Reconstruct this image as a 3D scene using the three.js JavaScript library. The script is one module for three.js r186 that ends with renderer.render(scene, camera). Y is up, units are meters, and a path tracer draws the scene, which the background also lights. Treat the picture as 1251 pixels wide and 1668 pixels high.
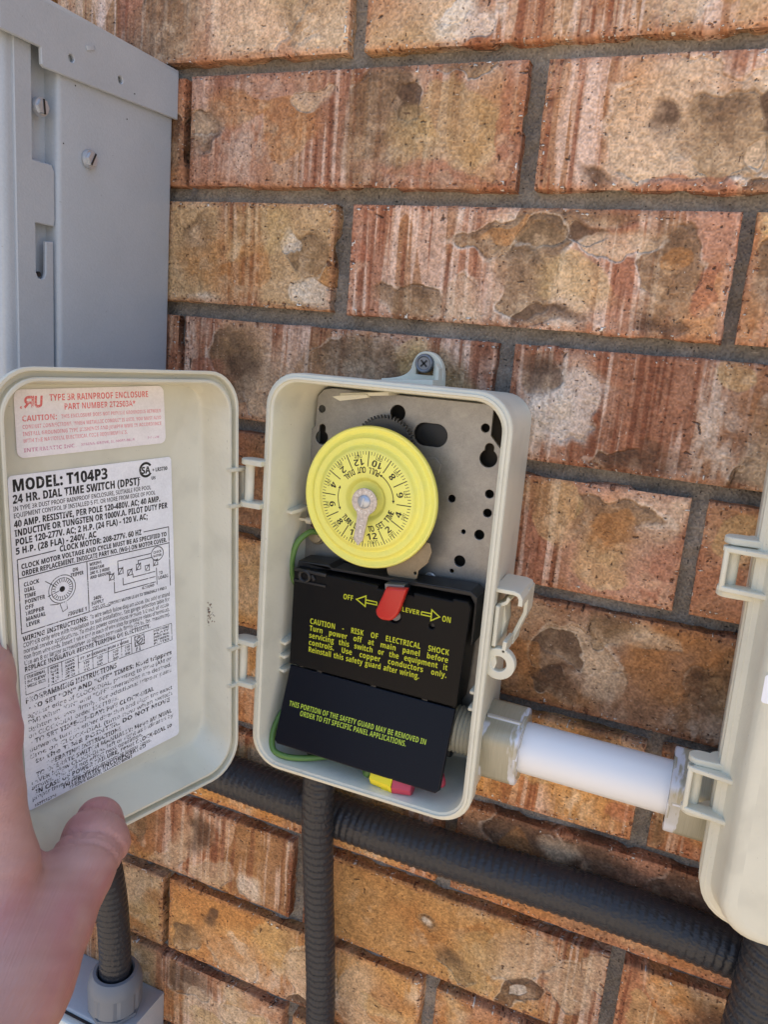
import * as THREE from 'three';
import { MarchingCubes } from 'three/addons/objects/MarchingCubes.js';
import { mergeGeometries, mergeVertices, toCreasedNormals } from 'three/addons/utils/BufferGeometryUtils.js';

// ---------------------------------------------------------------- camera, sky, sun, exposure
// U is the height of one brick course; the wall face is z = 0, the top of the uppermost visible course y = Y0.
const U = 0.0677, Y0 = 1.70;
const P = (x, y, z) => new THREE.Vector3(x * U, Y0 + y * U, z * U);
const scene = new THREE.Scene();
const camera = new THREE.PerspectiveCamera(67.42, 0.75, 0.02, 400);
camera.position.copy(P(4.5623, -3.0541, 6.0044));
{
  const m = new THREE.Matrix4();
  m.set(0.918155, -0.162816, 0.361223, 0, 0.085681, 0.971687, 0.22019, 0, -0.386846, -0.171219, 0.906109, 0, 0, 0, 0, 1);
  camera.quaternion.setFromRotationMatrix(m);
}
const SUN_EL = 73 * Math.PI / 180, SUN_AZ = 22 * Math.PI / 180;     // the sun stands behind the wall, the wall is in its own shade
const sunDir = new THREE.Vector3(Math.cos(SUN_EL) * Math.sin(SUN_AZ), Math.sin(SUN_EL), -Math.cos(SUN_EL) * Math.cos(SUN_AZ));
const sun = new THREE.DirectionalLight(0xfff0dc, 5);
sun.position.copy(sunDir).multiplyScalar(40); sun.castShadow = true;
sun.shadow.mapSize.set(2048, 2048);
Object.assign(sun.shadow.camera, { left: -12, right: 12, top: 12, bottom: -12, near: 1, far: 90 });
scene.add(sun); scene.add(sun.target);
{
  const W = 512, H = 256, d = new Float32Array(W * H * 4), v = new THREE.Vector3();
  for (let j = 0; j < H; j++) for (let i = 0; i < W; i++) {
    const el = ((j + 0.5) / H - 0.5) * Math.PI, az = ((i + 0.5) / W - 0.5) * 2 * Math.PI;
    v.set(Math.cos(el) * Math.cos(az), Math.sin(el), Math.cos(el) * Math.sin(az));
    const h = Math.max(0, v.y), k = Math.pow(1 - h, 2.2), c = Math.max(0, v.dot(sunDir)), glow = 0.9 * Math.pow(c, 6);
    const S = 0.70;
    d[(j * W + i) * 4] = S * (0.31 + 0.40 * k + glow);
    d[(j * W + i) * 4 + 1] = S * (0.52 + 0.34 * k + glow * 0.95);
    d[(j * W + i) * 4 + 2] = S * (0.96 + 0.08 * k + glow * 0.85);
    d[(j * W + i) * 4 + 3] = 1;
  }
  const t = new THREE.DataTexture(d, W, H, THREE.RGBAFormat, THREE.FloatType);
  t.mapping = THREE.EquirectangularReflectionMapping; t.magFilter = THREE.LinearFilter; t.minFilter = THREE.LinearFilter; t.needsUpdate = true;
  scene.background = t; scene.environment = t;
}
const renderer = new THREE.WebGLRenderer({ antialias: true });
renderer.toneMapping = THREE.LinearToneMapping;
renderer.toneMappingExposure = 1.58;
renderer.shadowMap.enabled = true;

// ---------------------------------------------------------------- helpers
let seed = 20240611;
const rnd = () => { seed = (seed + 0x6D2B79F5) | 0; let t = Math.imul(seed ^ (seed >>> 15), 1 | seed); t = (t + Math.imul(t ^ (t >>> 7), 61 | t)) ^ t; return ((t ^ (t >>> 14)) >>> 0) / 4294967296; };
const TAB = new Float32Array(65536); for (let i = 0; i < 65536; i++) TAB[i] = rnd();
function vn(x, y) {
  const xi = Math.floor(x), yi = Math.floor(y); let fx = x - xi, fy = y - yi;
  fx = fx * fx * (3 - 2 * fx); fy = fy * fy * (3 - 2 * fy);
  const x0 = xi & 255, x1 = (xi + 1) & 255, y0 = (yi & 255) << 8, y1 = ((yi + 1) & 255) << 8;
  const a = TAB[y0 + x0], b = TAB[y0 + x1], c = TAB[y1 + x0], e = TAB[y1 + x1];
  return a + (b - a) * fx + (c - a + (a - b - c + e) * fx) * fy;
}
function fbm(x, y, o = 4) { let s = 0, a = 0.5, n = 0; for (let i = 0; i < o; i++) { s += a * vn(x, y); n += a; x = x * 2.03 + 17.3; y = y * 2.03 + 9.1; a *= 0.5; } return s / n; }
function tv(u, v, f) {                            // the same noise, repeating once per unit (f cells)
  const x = u * f, y = v * f, xi = Math.floor(x), yi = Math.floor(y); let fx = x - xi, fy = y - yi; fx = fx * fx * (3 - 2 * fx); fy = fy * fy * (3 - 2 * fy);
  const m = (k) => ((k % f) + f) % f & 255, o = (f * 37) & 127, x0 = (m(xi) + o) & 255, x1 = (m(xi + 1) + o) & 255, y0 = m(yi) << 8, y1 = m(yi + 1) << 8;
  const a = TAB[y0 + x0], b = TAB[y0 + x1], c = TAB[y1 + x0], e = TAB[y1 + x1]; return a + (b - a) * fx + (c - a + (a - b - c + e) * fx) * fy;
}
function tfbm(u, v, f, o = 4) { let s = 0, a = 0.5, n = 0; for (let i = 0; i < o; i++) { s += a * tv(u, v, Math.min(256, f)); n += a; f *= 2; a *= 0.5; } return s / n; }
const sm = (a, b, x) => { const t = Math.min(1, Math.max(0, (x - a) / (b - a))); return t * t * (3 - 2 * t); };
const lin = (c) => { c /= 255; return c <= 0.04045 ? c / 12.92 : Math.pow((c + 0.055) / 1.055, 2.4); };
const srgb = (c) => Math.max(0, Math.min(255, Math.round(255 * (c <= 0.0031308 ? c * 12.92 : 1.055 * Math.pow(c, 1 / 2.4) - 0.055))));
const used = {};
const numbered = (n) => { if (!(n in used)) { used[n] = 0; return n; } used[n]++; return n + '_' + String(used[n]).padStart(3, '0'); };
function tag(o, label, category, group, kind) { if (label) o.userData.label = label; if (category) o.userData.category = category; if (group) o.userData.group = group; if (kind) o.userData.kind = kind; return o; }
function thing(name, label, category, pos, group) { const o = new THREE.Group(); o.name = numbered(name); if (pos) o.position.copy(pos); scene.add(o); return tag(o, label, category, group); }
function norm(g) { g = g.index ? g.toNonIndexed() : g; for (const k of Object.keys(g.attributes)) if (!['position', 'normal', 'uv'].includes(k)) g.deleteAttribute(k); if (!g.attributes.normal) g.computeVertexNormals(); if (!g.attributes.uv) g.setAttribute('uv', new THREE.BufferAttribute(new Float32Array(g.attributes.position.count * 2), 2)); return g; }
function part(name, geos, mat, parent, raw) {      // geometry in courses (U) unless raw
  geos = Array.isArray(geos) ? geos : [geos];
  const g = geos.length > 1 ? mergeGeometries(geos.map(norm)) : norm(geos[0]);
  if (!raw) g.scale(U, U, U);
  const m = new THREE.Mesh(g, mat); m.name = parent === scene ? numbered(name) : name; m.castShadow = m.receiveShadow = true; parent.add(m); return m;
}
const T = (g, x, y, z) => g.translate(x, y, z);
function rbox(w, h, d, r = 0.02, seg = 2) {      // box with rounded edges, centred
  const s = new THREE.Shape(), a = w / 2 - r, b = h / 2 - r; s.moveTo(-a, -b); s.lineTo(a, -b); s.lineTo(a, b); s.lineTo(-a, b); s.closePath();
  const g = new THREE.ExtrudeGeometry(s, { depth: Math.max(0.001, d - 2 * r), bevelEnabled: true, bevelSize: r, bevelThickness: r, bevelSegments: seg, curveSegments: 1 });
  return toCreasedNormals(T(g, 0, 0, -(d / 2 - r)), 0.9);
}
function rr(hw, hh, r, n = 8) {                  // rounded rectangle outline, counter-clockwise
  const o = []; for (let q = 0; q < 4; q++) { const cx = (q === 0 || q === 3 ? 1 : -1) * (hw - r), cy = (q < 2 ? 1 : -1) * (hh - r); for (let i = 0; i <= n; i++) { const a = (q + i / n) * Math.PI / 2; o.push([cx + r * Math.cos(a), cy + r * Math.sin(a)]); } }
  return o;
}
function ringShell(prof, crease = 0.5, capStart = true, capEnd = true) {   // skin through rounded rectangles [hw, hh, r, z]
  const rings = prof.map(([hw, hh, r, z, cy = 0]) => rr(hw, hh, r).map(([x, y]) => [x, y + cy, z])), n = rings[0].length, pos = [], uv = [];
  let per = [0]; for (let i = 0; i < n; i++) { const a = rings[0][i], b = rings[0][(i + 1) % n]; per.push(per[i] + Math.hypot(b[0] - a[0], b[1] - a[1])); }
  let run = 0;
  for (let k = 0; k + 1 < rings.length; k++) {
    const A = rings[k], B = rings[k + 1], st = Math.hypot(prof[k + 1][0] - prof[k][0], prof[k + 1][3] - prof[k][3]);
    for (let i = 0; i < n; i++) { const j = (i + 1) % n; pos.push(...A[i], ...A[j], ...B[j], ...A[i], ...B[j], ...B[i]); const u0 = per[i], u1 = per[i + 1], v0 = run, v1 = run + st; uv.push(u0, v0, u1, v0, u1, v1, u0, v0, u1, v1, u0, v1); }
    run += st;
  }
  const cap = (R, flip) => { let cx = 0, cy = 0; for (const p of R) { cx += p[0] / n; cy += p[1] / n; } for (let i = 0; i < n; i++) { const a = R[i], b = R[(i + 1) % n], c = [cx, cy, a[2]]; const tri = flip ? [c, b, a] : [c, a, b]; for (const p of tri) { pos.push(...p); uv.push(p[0], p[1]); } } };
  if (capStart) cap(rings[0], true); if (capEnd) cap(rings[rings.length - 1], false);
  const g = new THREE.BufferGeometry(); g.setAttribute('position', new THREE.Float32BufferAttribute(pos, 3)); g.setAttribute('uv', new THREE.Float32BufferAttribute(uv, 2));
  g.computeVertexNormals(); return toCreasedNormals(g, crease);
}
function poly(pts, depth, z = 0, bevel = 0, holes = [], curve = 16) {
  const s = Array.isArray(pts) ? new THREE.Shape(pts.map(([x, y]) => new THREE.Vector2(x, y))) : pts; for (const h of holes) s.holes.push(h);
  const g = new THREE.ExtrudeGeometry(s, { depth: Math.max(0.0005, depth - 2 * bevel), bevelEnabled: bevel > 0, bevelSize: bevel, bevelThickness: bevel, bevelOffset: -bevel, bevelSegments: 2, curveSegments: curve });
  return toCreasedNormals(T(g, 0, 0, z + bevel), 0.3);
}
function circ(x, y, r) { const p = new THREE.Path(); p.absarc(x, y, r, 0, Math.PI * 2, true); return p; }
function cyl(r0, r1, h, seg = 24) { return toCreasedNormals(new THREE.CylinderGeometry(r0, r1, h, seg), 0.7); }
const cylZ = (r0, r1, h, seg) => cyl(r0, r1, h, seg).rotateX(Math.PI / 2);       // r0 faces +z
const cylX = (r0, r1, h, seg) => cyl(r0, r1, h, seg).rotateZ(-Math.PI / 2);      // r0 faces +x
function tube(pts, r, seg = 60, rad = 12) { return new THREE.TubeGeometry(new THREE.CatmullRomCurve3(pts.map((p) => new THREE.Vector3(...p))), seg, r, rad, false); }
function dataTex(w, h, fn, color, rep) {
  const d = new Uint8Array(w * h * 4); for (let j = 0; j < h; j++) for (let i = 0; i < w; i++) { const c = fn(i / w, j / h), o = (j * w + i) * 4; d[o] = c[0]; d[o + 1] = c[1]; d[o + 2] = c[2]; d[o + 3] = 255; }
  const t = new THREE.DataTexture(d, w, h); t.magFilter = THREE.LinearFilter; t.minFilter = THREE.LinearMipmapLinearFilter; t.generateMipmaps = true; t.wrapS = t.wrapT = THREE.RepeatWrapping; if (rep) t.repeat.set(rep, rep); if (color) t.colorSpace = THREE.SRGBColorSpace; t.needsUpdate = true; return t;
}
function canvasTex(w, h, draw) { const c = document.createElement('canvas'); c.width = w; c.height = h; const x = c.getContext('2d'); draw(x, w, h); const t = new THREE.CanvasTexture(c); t.colorSpace = THREE.SRGBColorSpace; t.anisotropy = 8; return t; }
const std = (o) => new THREE.MeshStandardMaterial(o);
const rgb = (r, g, b) => new THREE.Color().setRGB(r, g, b);
function planarUV(g, x0, y0, x1, y1) { const p = g.attributes.position, u = new Float32Array(p.count * 2); for (let i = 0; i < p.count; i++) { u[2 * i] = (p.getX(i) - x0) / (x1 - x0); u[2 * i + 1] = (p.getY(i) - y0) / (y1 - y0); } g.setAttribute('uv', new THREE.BufferAttribute(u, 2)); return g; }

// ---------------------------------------------------------------- materials
// moulded beige plastic: faint mottling, dust and a few specks (colour only)
const plasticMap = dataTex(512, 512, (u, v) => { const n = tfbm(u, v, 8, 4), s = tv(u, v, 190), d = 1 - 0.045 * sm(0.4, 0.8, n) - (s > 0.975 ? 0.22 * tv(u, v, 40) : 0); return [219 * d, 216 * d, 197 * d]; }, true, 0.5);
const plasticBump = dataTex(256, 256, (u, v) => { const n = 255 * (0.6 * tfbm(u, v, 60, 3) + 0.4 * tfbm(u, v, 6, 2)); return [n, n, n]; }, false, 0.8);
const M = {
  beige: std({ map: plasticMap, bumpMap: plasticBump, bumpScale: 0.00018, roughness: 0.42 }),
  beigeDull: std({ color: rgb(0.66, 0.62, 0.50), roughness: 0.55 }),
  steel: std({ color: rgb(0.52, 0.56, 0.61), metalness: 0.55, roughness: 0.3 }),
  darkSteel: std({ color: rgb(0.20, 0.21, 0.23), metalness: 0.85, roughness: 0.38 }),
  black: std({ color: rgb(0.012, 0.012, 0.013), roughness: 0.42 }),
  white: std({ color: rgb(0.82, 0.83, 0.84), roughness: 0.32 }),
};
// ---------------------------------------------------------------- setting: ground
{
  const gm = dataTex(512, 512, (u, v) => { const n = tfbm(u, v, 16, 5), k = 0.8 + 0.4 * n; return [srgb(0.52 * k), srgb(0.42 * k), srgb(0.295 * k)]; }, true);
  const g = new THREE.PlaneGeometry(240, 240, 1, 1).rotateX(-Math.PI / 2), uv = g.attributes.uv; for (let i = 0; i < uv.count; i++) uv.setXY(i, uv.getX(i) * 120, uv.getY(i) * 120);
  const m = part('ground', g, std({ map: gm, roughness: 0.95 }), scene, true); tag(m, 'pale sandy ground in front of the brick wall', null, null, 'structure');
}
// ---------------------------------------------------------------- brick wall
const PAL = { pink: [202, 168, 142], tan: [200, 166, 124], brown: [172, 130, 98], grey: [160, 136, 112], orange: [206, 156, 98] };
const INK = { g: [146, 120, 90], d: [100, 78, 62], p: [216, 188, 156], w: [236, 226, 212], o: [190, 130, 74], r: [176, 112, 86], t: [204, 172, 118] };
// bricks in view: palette, amount of vertical drag marks, and the blotches of slurry seen on each (cx, cy, rx, ry, ink) in brick widths / heights from the top left
const LOOK = {
  'A-1': ['tan', .35, [[.72, .6, .16, .5, 'p'], [.9, .4, .1, .5, 'g'], [.4, .6, .12, .4, 'g']]],
  'A1': ['tan', .6, [[.42, .15, .08, .25, 'd'], [.2, .5, .12, .3, 'p'], [.75, .4, .14, .4, 'p'], [.3, .8, .1, .2, 'w']]],
  'B-2': ['brown', .8, [[.9, .6, .08, .3, 'd']]],
  'B0': ['pink', .65, [[.615, .56, .115, .43, 'g'], [.84, .56, .11, .33, 't'], [.31, .4, .09, .3, 'o'], [.69, .38, .05, .14, 'd'], [.05, .55, .05, .2, 'd'], [.86, .12, .07, .08, 'g'], [.965, .5, .03, .45, 'r'], [.8, .93, .2, .06, 'r'], [.4, .2, .06, .1, 'p']]],
  'B2': ['pink', .5, [[.36, .42, .2, .4, 'p'], [.46, .5, .14, .33, 'g'], [.55, .3, .06, .2, 'd'], [.35, .9, .09, .12, 'r'], [.55, .88, .1, .14, 'd'], [.15, .85, .05, .1, 'd'], [.3, .4, .03, .1, 'd']]],
  'C-1': ['tan', .25, [[.57, .28, .05, .13, 'g'], [.57, .27, .03, .07, 'p'], [.62, .5, .1, .2, 'o'], [.925, .5, .06, .25, 'g'], [.86, .42, .025, .16, 'w'], [.6, .9, .06, .06, 'w'], [.95, .88, .07, .12, 'w'], [.78, .3, .1, .3, 't']]],
  'C1': ['pink', 1, [[.5, .25, .16, .16, 'g'], [.54, .55, .075, .36, 'g'], [.45, .22, .06, .07, 'o'], [.2, .8, .1, .17, 'g'], [.66, .3, .06, .07, 'd'], [.7, .12, .09, .1, 'g'], [.86, .52, .07, .3, 'g'], [.88, .5, .035, .1, 'o'], [.955, .65, .03, .17, 'r'], [.58, .9, .09, .1, 'd'], [.85, .88, .06, .1, 'd'], [.04, .45, .035, .15, 'r'], [.35, .75, .06, .2, 'p']]],
  'C3': ['orange', .3, [[.1, .3, .08, .3, 'd'], [.04, .7, .04, .2, 'o']]],
  'D-2': ['brown', .6, []],
  'D0': ['pink', .7, [[.2, .4, .1, .3, 'g'], [.24, .55, .06, .2, 'd'], [.34, .6, .08, .4, 'p'], [.1, .7, .08, .25, 'r'], [.62, .3, .16, .3, 'g'], [.8, .5, .1, .3, 'd']]],
  'D2': ['brown', .7, [[.17, .42, .11, .38, 'w'], [.1, .2, .06, .2, 'd'], [.72, .3, .1, .36, 'g'], [.7, .42, .05, .2, 'd'], [.63, .85, .07, .14, 'g'], [.6, .86, .03, .1, 'd'], [.87, .25, .04, .16, 'w'], [.8, .7, .1, .1, 'p'], [.3, .9, .1, .1, 'd']]],
  'E-1': ['brown', .3, [[.9, .4, .1, .3, 'o']]],
  'E1': ['pink', .35, [[.81, .36, .1, .26, 'g'], [.83, .4, .055, .2, 'o'], [.82, .72, .08, .16, 't'], [.64, .35, .08, .3, 't'], [.96, .6, .025, .3, 'r'], [.3, .5, .2, .3, 'g']]],
  'E3': ['brown', .25, [[.1, .25, .08, .2, 't'], [.25, .5, .1, .2, 'g']]],
  'F0': ['orange', .3, [[.4, .5, .1, .3, 'g']]],
  'F2': ['brown', .2, [[.3, .36, .1, .2, 'p'], [.24, .45, .06, .2, 'd'], [.23, .72, .05, .1, 'd'], [.58, .5, .06, .22, 'd'], [.68, .4, .08, .25, 'g'], [.45, .2, .06, .12, 'p'], [.36, .6, .05, .14, 'p'], [.8, .6, .08, .24, 'd']]],
  'G-1': ['orange', .2, []], 'G1': ['orange', .25, [[.7, .4, .1, .25, 't'], [.95, .85, .04, .14, 'r'], [.8, .3, .05, .1, 'd']]],  // lower rows mostly take golden palettes, painting in the warm ground bounce
  'G3': ['brown', .9, [[.12, .5, .1, .4, 'o']]],
  'H0': ['orange', .25, [[.35, .5, .1, .25, 't'], [.1, .4, .08, .2, 'd'], [.6, .6, .12, .3, 't']]],
  'H2': ['brown', .15, [[.2, .3, .15, .3, 'd'], [.4, .25, .1, .25, 'd'], [.7, .3, .16, .3, 'd'], [.3, .2, .06, .1, 'p'], [.6, .8, .2, .15, 'o']]],
  'I-1': ['orange', .6, [[.55, .5, .05, .3, 'p'], [.62, .35, .05, .2, 'd'], [.7, .75, .08, .14, 'p'], [.85, .8, .05, .14, 'w'], [.25, .5, .15, .3, 'g']]],
  'I1': ['orange', .25, [[.42, .42, .035, .1, 'g'], [.42, .42, .02, .05, 'w'], [.42, .66, .07, .18, 'o'], [.56, .82, .07, .12, 'd'], [.6, .3, .08, .25, 'o'], [.72, .35, .1, .3, 'p'], [.76, .7, .06, .18, 'd'], [.755, .72, .025, .08, 'w'], [.88, .5, .08, .3, 'p']]],
  'I3': ['orange', .3, [[.25, .42, .055, .3, 'd'], [.27, .6, .03, .15, 'w'], [.1, .5, .06, .2, 't']]],
  'J-2': ['tan', .3, [[.85, .4, .08, .4, 'p'], [.95, .6, .04, .3, 'o']]],
  'J0': ['orange', .2, [[.22, .3, .035, .09, 'd'], [.1, .7, .09, .2, 'g'], [.3, .65, .08, .2, 'p'], [.52, .3, .12, .35, 't'], [.62, .5, .08, .4, 'p'], [.58, .85, .05, .13, 'd'], [.82, .5, .12, .35, 'p'], [.94, .8, .06, .2, 'o']]],
  'J2': ['orange', .2, [[.2, .5, .08, .2, 't'], [.05, .5, .04, .2, 'o']]],
  'K-1': ['tan', .2, [[.6, .3, .1, .25, 'd'], [.7, .6, .12, .3, 'p'], [.85, .4, .1, .25, 'p'], [.5, .7, .1, .3, 'o']]],
  'K1': ['orange', .2, [[.08, .4, .06, .3, 'p'], [.2, .5, .1, .3, 'p'], [.3, .4, .05, .2, 'o'], [.12, .6, .02, .08, 'w']]],
};
const AW = 2048, AH = 2048, COLS = 4, ROWS = 11, CW = 512, CH = 186;
const atlas = new Uint8Array(AW * AH * 4), hmap = new Uint8Array(AW * AH * 4), rmap = new Uint8Array(AW * AH * 4);
let cells = 0;
function paintBrick(look, w, h) {                 // w, h in courses; returns the cell index
  const cell = cells++, ox = (cell % COLS) * CW, oy = Math.floor(cell / COLS) * CH, [pal, drag, given] = look;
  const sx = rnd() * 200, sy = rnd() * 200, base = PAL[pal], blobs = given.map((b) => [...b, rnd() * 50]);
  for (let k = 0; k < 3; k++) blobs.push([rnd(), rnd(), 0.03 + 0.07 * rnd(), 0.1 + 0.2 * rnd(), 'gtptop'[Math.floor(rnd() * 6)], rnd() * 50]);
  const bright = 0.88 + 0.12 * rnd();
  for (let j = 0; j < CH; j++) for (let i = 0; i < CW; i++) {
    const u = i / (CW - 1), v = 1 - j / (CH - 1), x = u * w + sx, y = v * h + sy;   // v: 0 at the top of the brick
    const n1 = fbm(x * 1.6, y * 1.6, 4), n2 = fbm(x * 7, y * 7, 4), gr = vn(x * 90, y * 90), gr2 = vn(x * 42 + 9, y * 42), fine = fbm(x * 26, y * 26, 3);
    let r = base[0], g = base[1], b = base[2], hgt = 0.5 + 0.10 * (n2 - 0.5) + 0.10 * (gr - 0.5) + 0.16 * (fine - 0.5);
    const mix = (c, k) => { r += (c[0] - r) * k; g += (c[1] - g) * k; b += (c[2] - b) * k; };
    mix(INK.o, 0.55 * sm(0.52, 0.75, n1)); mix(INK.p, 0.5 * sm(0.52, 0.3, n1) * sm(0.35, 0.65, n2));
    mix(INK.r, 0.45 * sm(0.55, 0.8, vn(x * 0.9 + 40, y * 1.2)));
    const wx = 0.42 * (fbm(x * 1.9 + 7, y * 1.9, 3) - 0.5) + 0.09 * (fbm(x * 8, y * 8 + 20, 3) - 0.5), wy = 0.42 * (fbm(x * 1.9 + 90, y * 1.9 + 33, 3) - 0.5) + 0.09 * (fbm(x * 8 + 60, y * 8, 3) - 0.5), dull = sm(0.35, 0.7, vn(x * 3.1 + 5, y * 3.1 + 70));
    // vertical drag marks left by the extruder, in bands
    const wob = 0.035 * (n1 - 0.5), band = sm(0.5 - 0.3 * drag, 0.85 - 0.3 * drag, vn((x + wob) * 2.1 + 31, y * 0.35)) * sm(0.25, 0.5, vn(x * 1.4, y * 1.3 + 60) + 0.35 * drag - 0.05);
    if (drag > 0 && band > 0.01) {
      const l1 = vn((x + wob) * 24, y * 0.9), l2 = vn((x + wob) * 55 + 5, y * 1.7), ln = 0.6 * l1 + 0.4 * l2, tone = vn((x + wob) * 5 + 70, y * 0.5);
      mix(tone > 0.52 ? [170, 116, 90] : tone > 0.36 ? [202, 166, 144] : [162, 118, 86], 0.7 * band);
      mix([224, 194, 174], 0.75 * band * sm(0.58, 0.70, ln)); mix([138, 84, 60], 0.6 * band * sm(0.42, 0.28, ln));
      hgt += 0.35 * band * (ln - 0.5);
    }
    // chalky smears
    { const c = sm(0.56, 0.74, fbm(x * 1.7 + 12, y * 1.1 + 44, 4)) * (0.35 + 0.65 * vn((x + wob) * 16, y * 2.5)) * sm(0.3, 0.6, vn(x * 30, y * 12) * .5 + n2 * .6); mix([230, 216, 200], 0.55 * c); hgt += 0.08 * c; }
    // blotches with pale rims
    for (const [cx, cy, rx, ry, ink, o] of blobs) {
      const ddx = (u + wx / w - cx) / rx, ddy = (v + wy / h - cy) / ry; if (ddx * ddx + ddy * ddy > 6) continue;
      const d = Math.sqrt(ddx * ddx + ddy * ddy) + 0.5 * (fbm(x * 4 + o, y * 4, 3) - 0.5) + 0.25 * (n2 - 0.5), sf = 0.07 + 0.55 * dull, k = sm(1 + sf, 1 - sf, d);
      const soft = ink === 'r' || ink === 'o' || ink === 't';
      if (k > 0) { const c = INK[ink]; mix(c, (soft ? 0.5 : 0.66) * k); const mo = fbm(x * 11 + o, y * 11, 3); mix(INK.d, 0.4 * k * sm(0.5, 0.8, mo * .6 + .4 * sm(-1, 1, -ddy)) * (ink === 'g' || ink === 'd' ? 1 : 0.15)); mix(INK.p, 0.45 * k * sm(0.5, 0.25, mo * .7 + .3 * sm(-1, 1, -ddy))); hgt += (soft ? 0 : (ink === 'd' ? -0.32 : -0.2)) * k; }
      if (!soft) { const rim = sm(0.09, 0.01, Math.abs(d - 1.04)); mix(INK.w, 0.42 * rim * (1 - dull) * sm(0.35, 0.65, vn(x * 5 + o, y * 5))); const lo = sm(0.05, 0.005, Math.abs(d - 0.95)); hgt -= 0.1 * lo * (1 - dull); mix([84, 62, 48], 0.12 * (1 - dull) * lo * sm(0.4, 0.7, vn(x * 4 - o, y * 4))); }
    }
    // worn, redder arrises with crumbs of sand
    const ed = Math.min(u * w, (1 - u) * w, v * h, (1 - v) * h) + 0.05 * (n2 - 0.5), e = sm(0.085, 0.01, ed);
    mix([180, 120, 88], 0.40 * e); if (e > 0.15 && vn(x * 50 + 3, y * 50) > 0.90) { mix([246, 238, 228], 0.9); hgt += 0.25; }
    if (e > 0.1 && vn(x * 44 + 77, y * 44) > 0.87) { mix([120, 78, 58], 0.6); hgt -= 0.25; }
    // hairline cracks
    const ck = Math.abs(fbm(x * 1.4 + 140, y * 2.1 + 12, 4) - 0.5); if (ck < 0.001 && n1 > 0.66) { mix([88, 62, 48], 0.2); hgt -= 0.2; }
    // grain, pits, salt specks
    const gk = 0.80 + 0.27 * gr + 0.14 * gr2 + 0.14 * (fine - 0.5) + 0.08 * (n2 - 0.5); r *= gk * bright; g *= gk * bright; b *= gk * bright;
    const sp = vn(x * 60 + 11, y * 60 + 5); if (sp > 0.965) { mix([70, 52, 44], 0.6); hgt -= 0.3; } else if (sp < 0.02) { mix([236, 228, 218], 0.7); hgt += 0.12; }
    const pit = vn(x * 31 + 50 + wx * 20, y * 31 + wy * 20); if (pit > 0.965) { mix([84, 62, 50], 0.6); hgt -= 0.4; }
    const q = ((oy + j) * AW + ox + i) * 4, hh = Math.max(0, Math.min(255, hgt * 255));
    const lu = 0.35 * r + 0.5 * g + 0.15 * b, lc = 140 + (lu - 140) * 1.2 - 2, cl = (c) => Math.max(0, Math.min(255, lc + (c - lu) * 1.08)); atlas[q] = cl(r); atlas[q + 1] = cl(g); atlas[q + 2] = cl(b); atlas[q + 3] = 255;
    hmap[q] = hmap[q + 1] = hmap[q + 2] = hh; hmap[q + 3] = 255;
  }
  return cell;
}
const cellUV = (cell, u, v) => [((cell % COLS) * CW + 1.5 + u * (CW - 4)) / AW, (Math.floor(cell / COLS) * CH + 1.5 + v * (CH - 4)) / AH];   // v up
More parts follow.
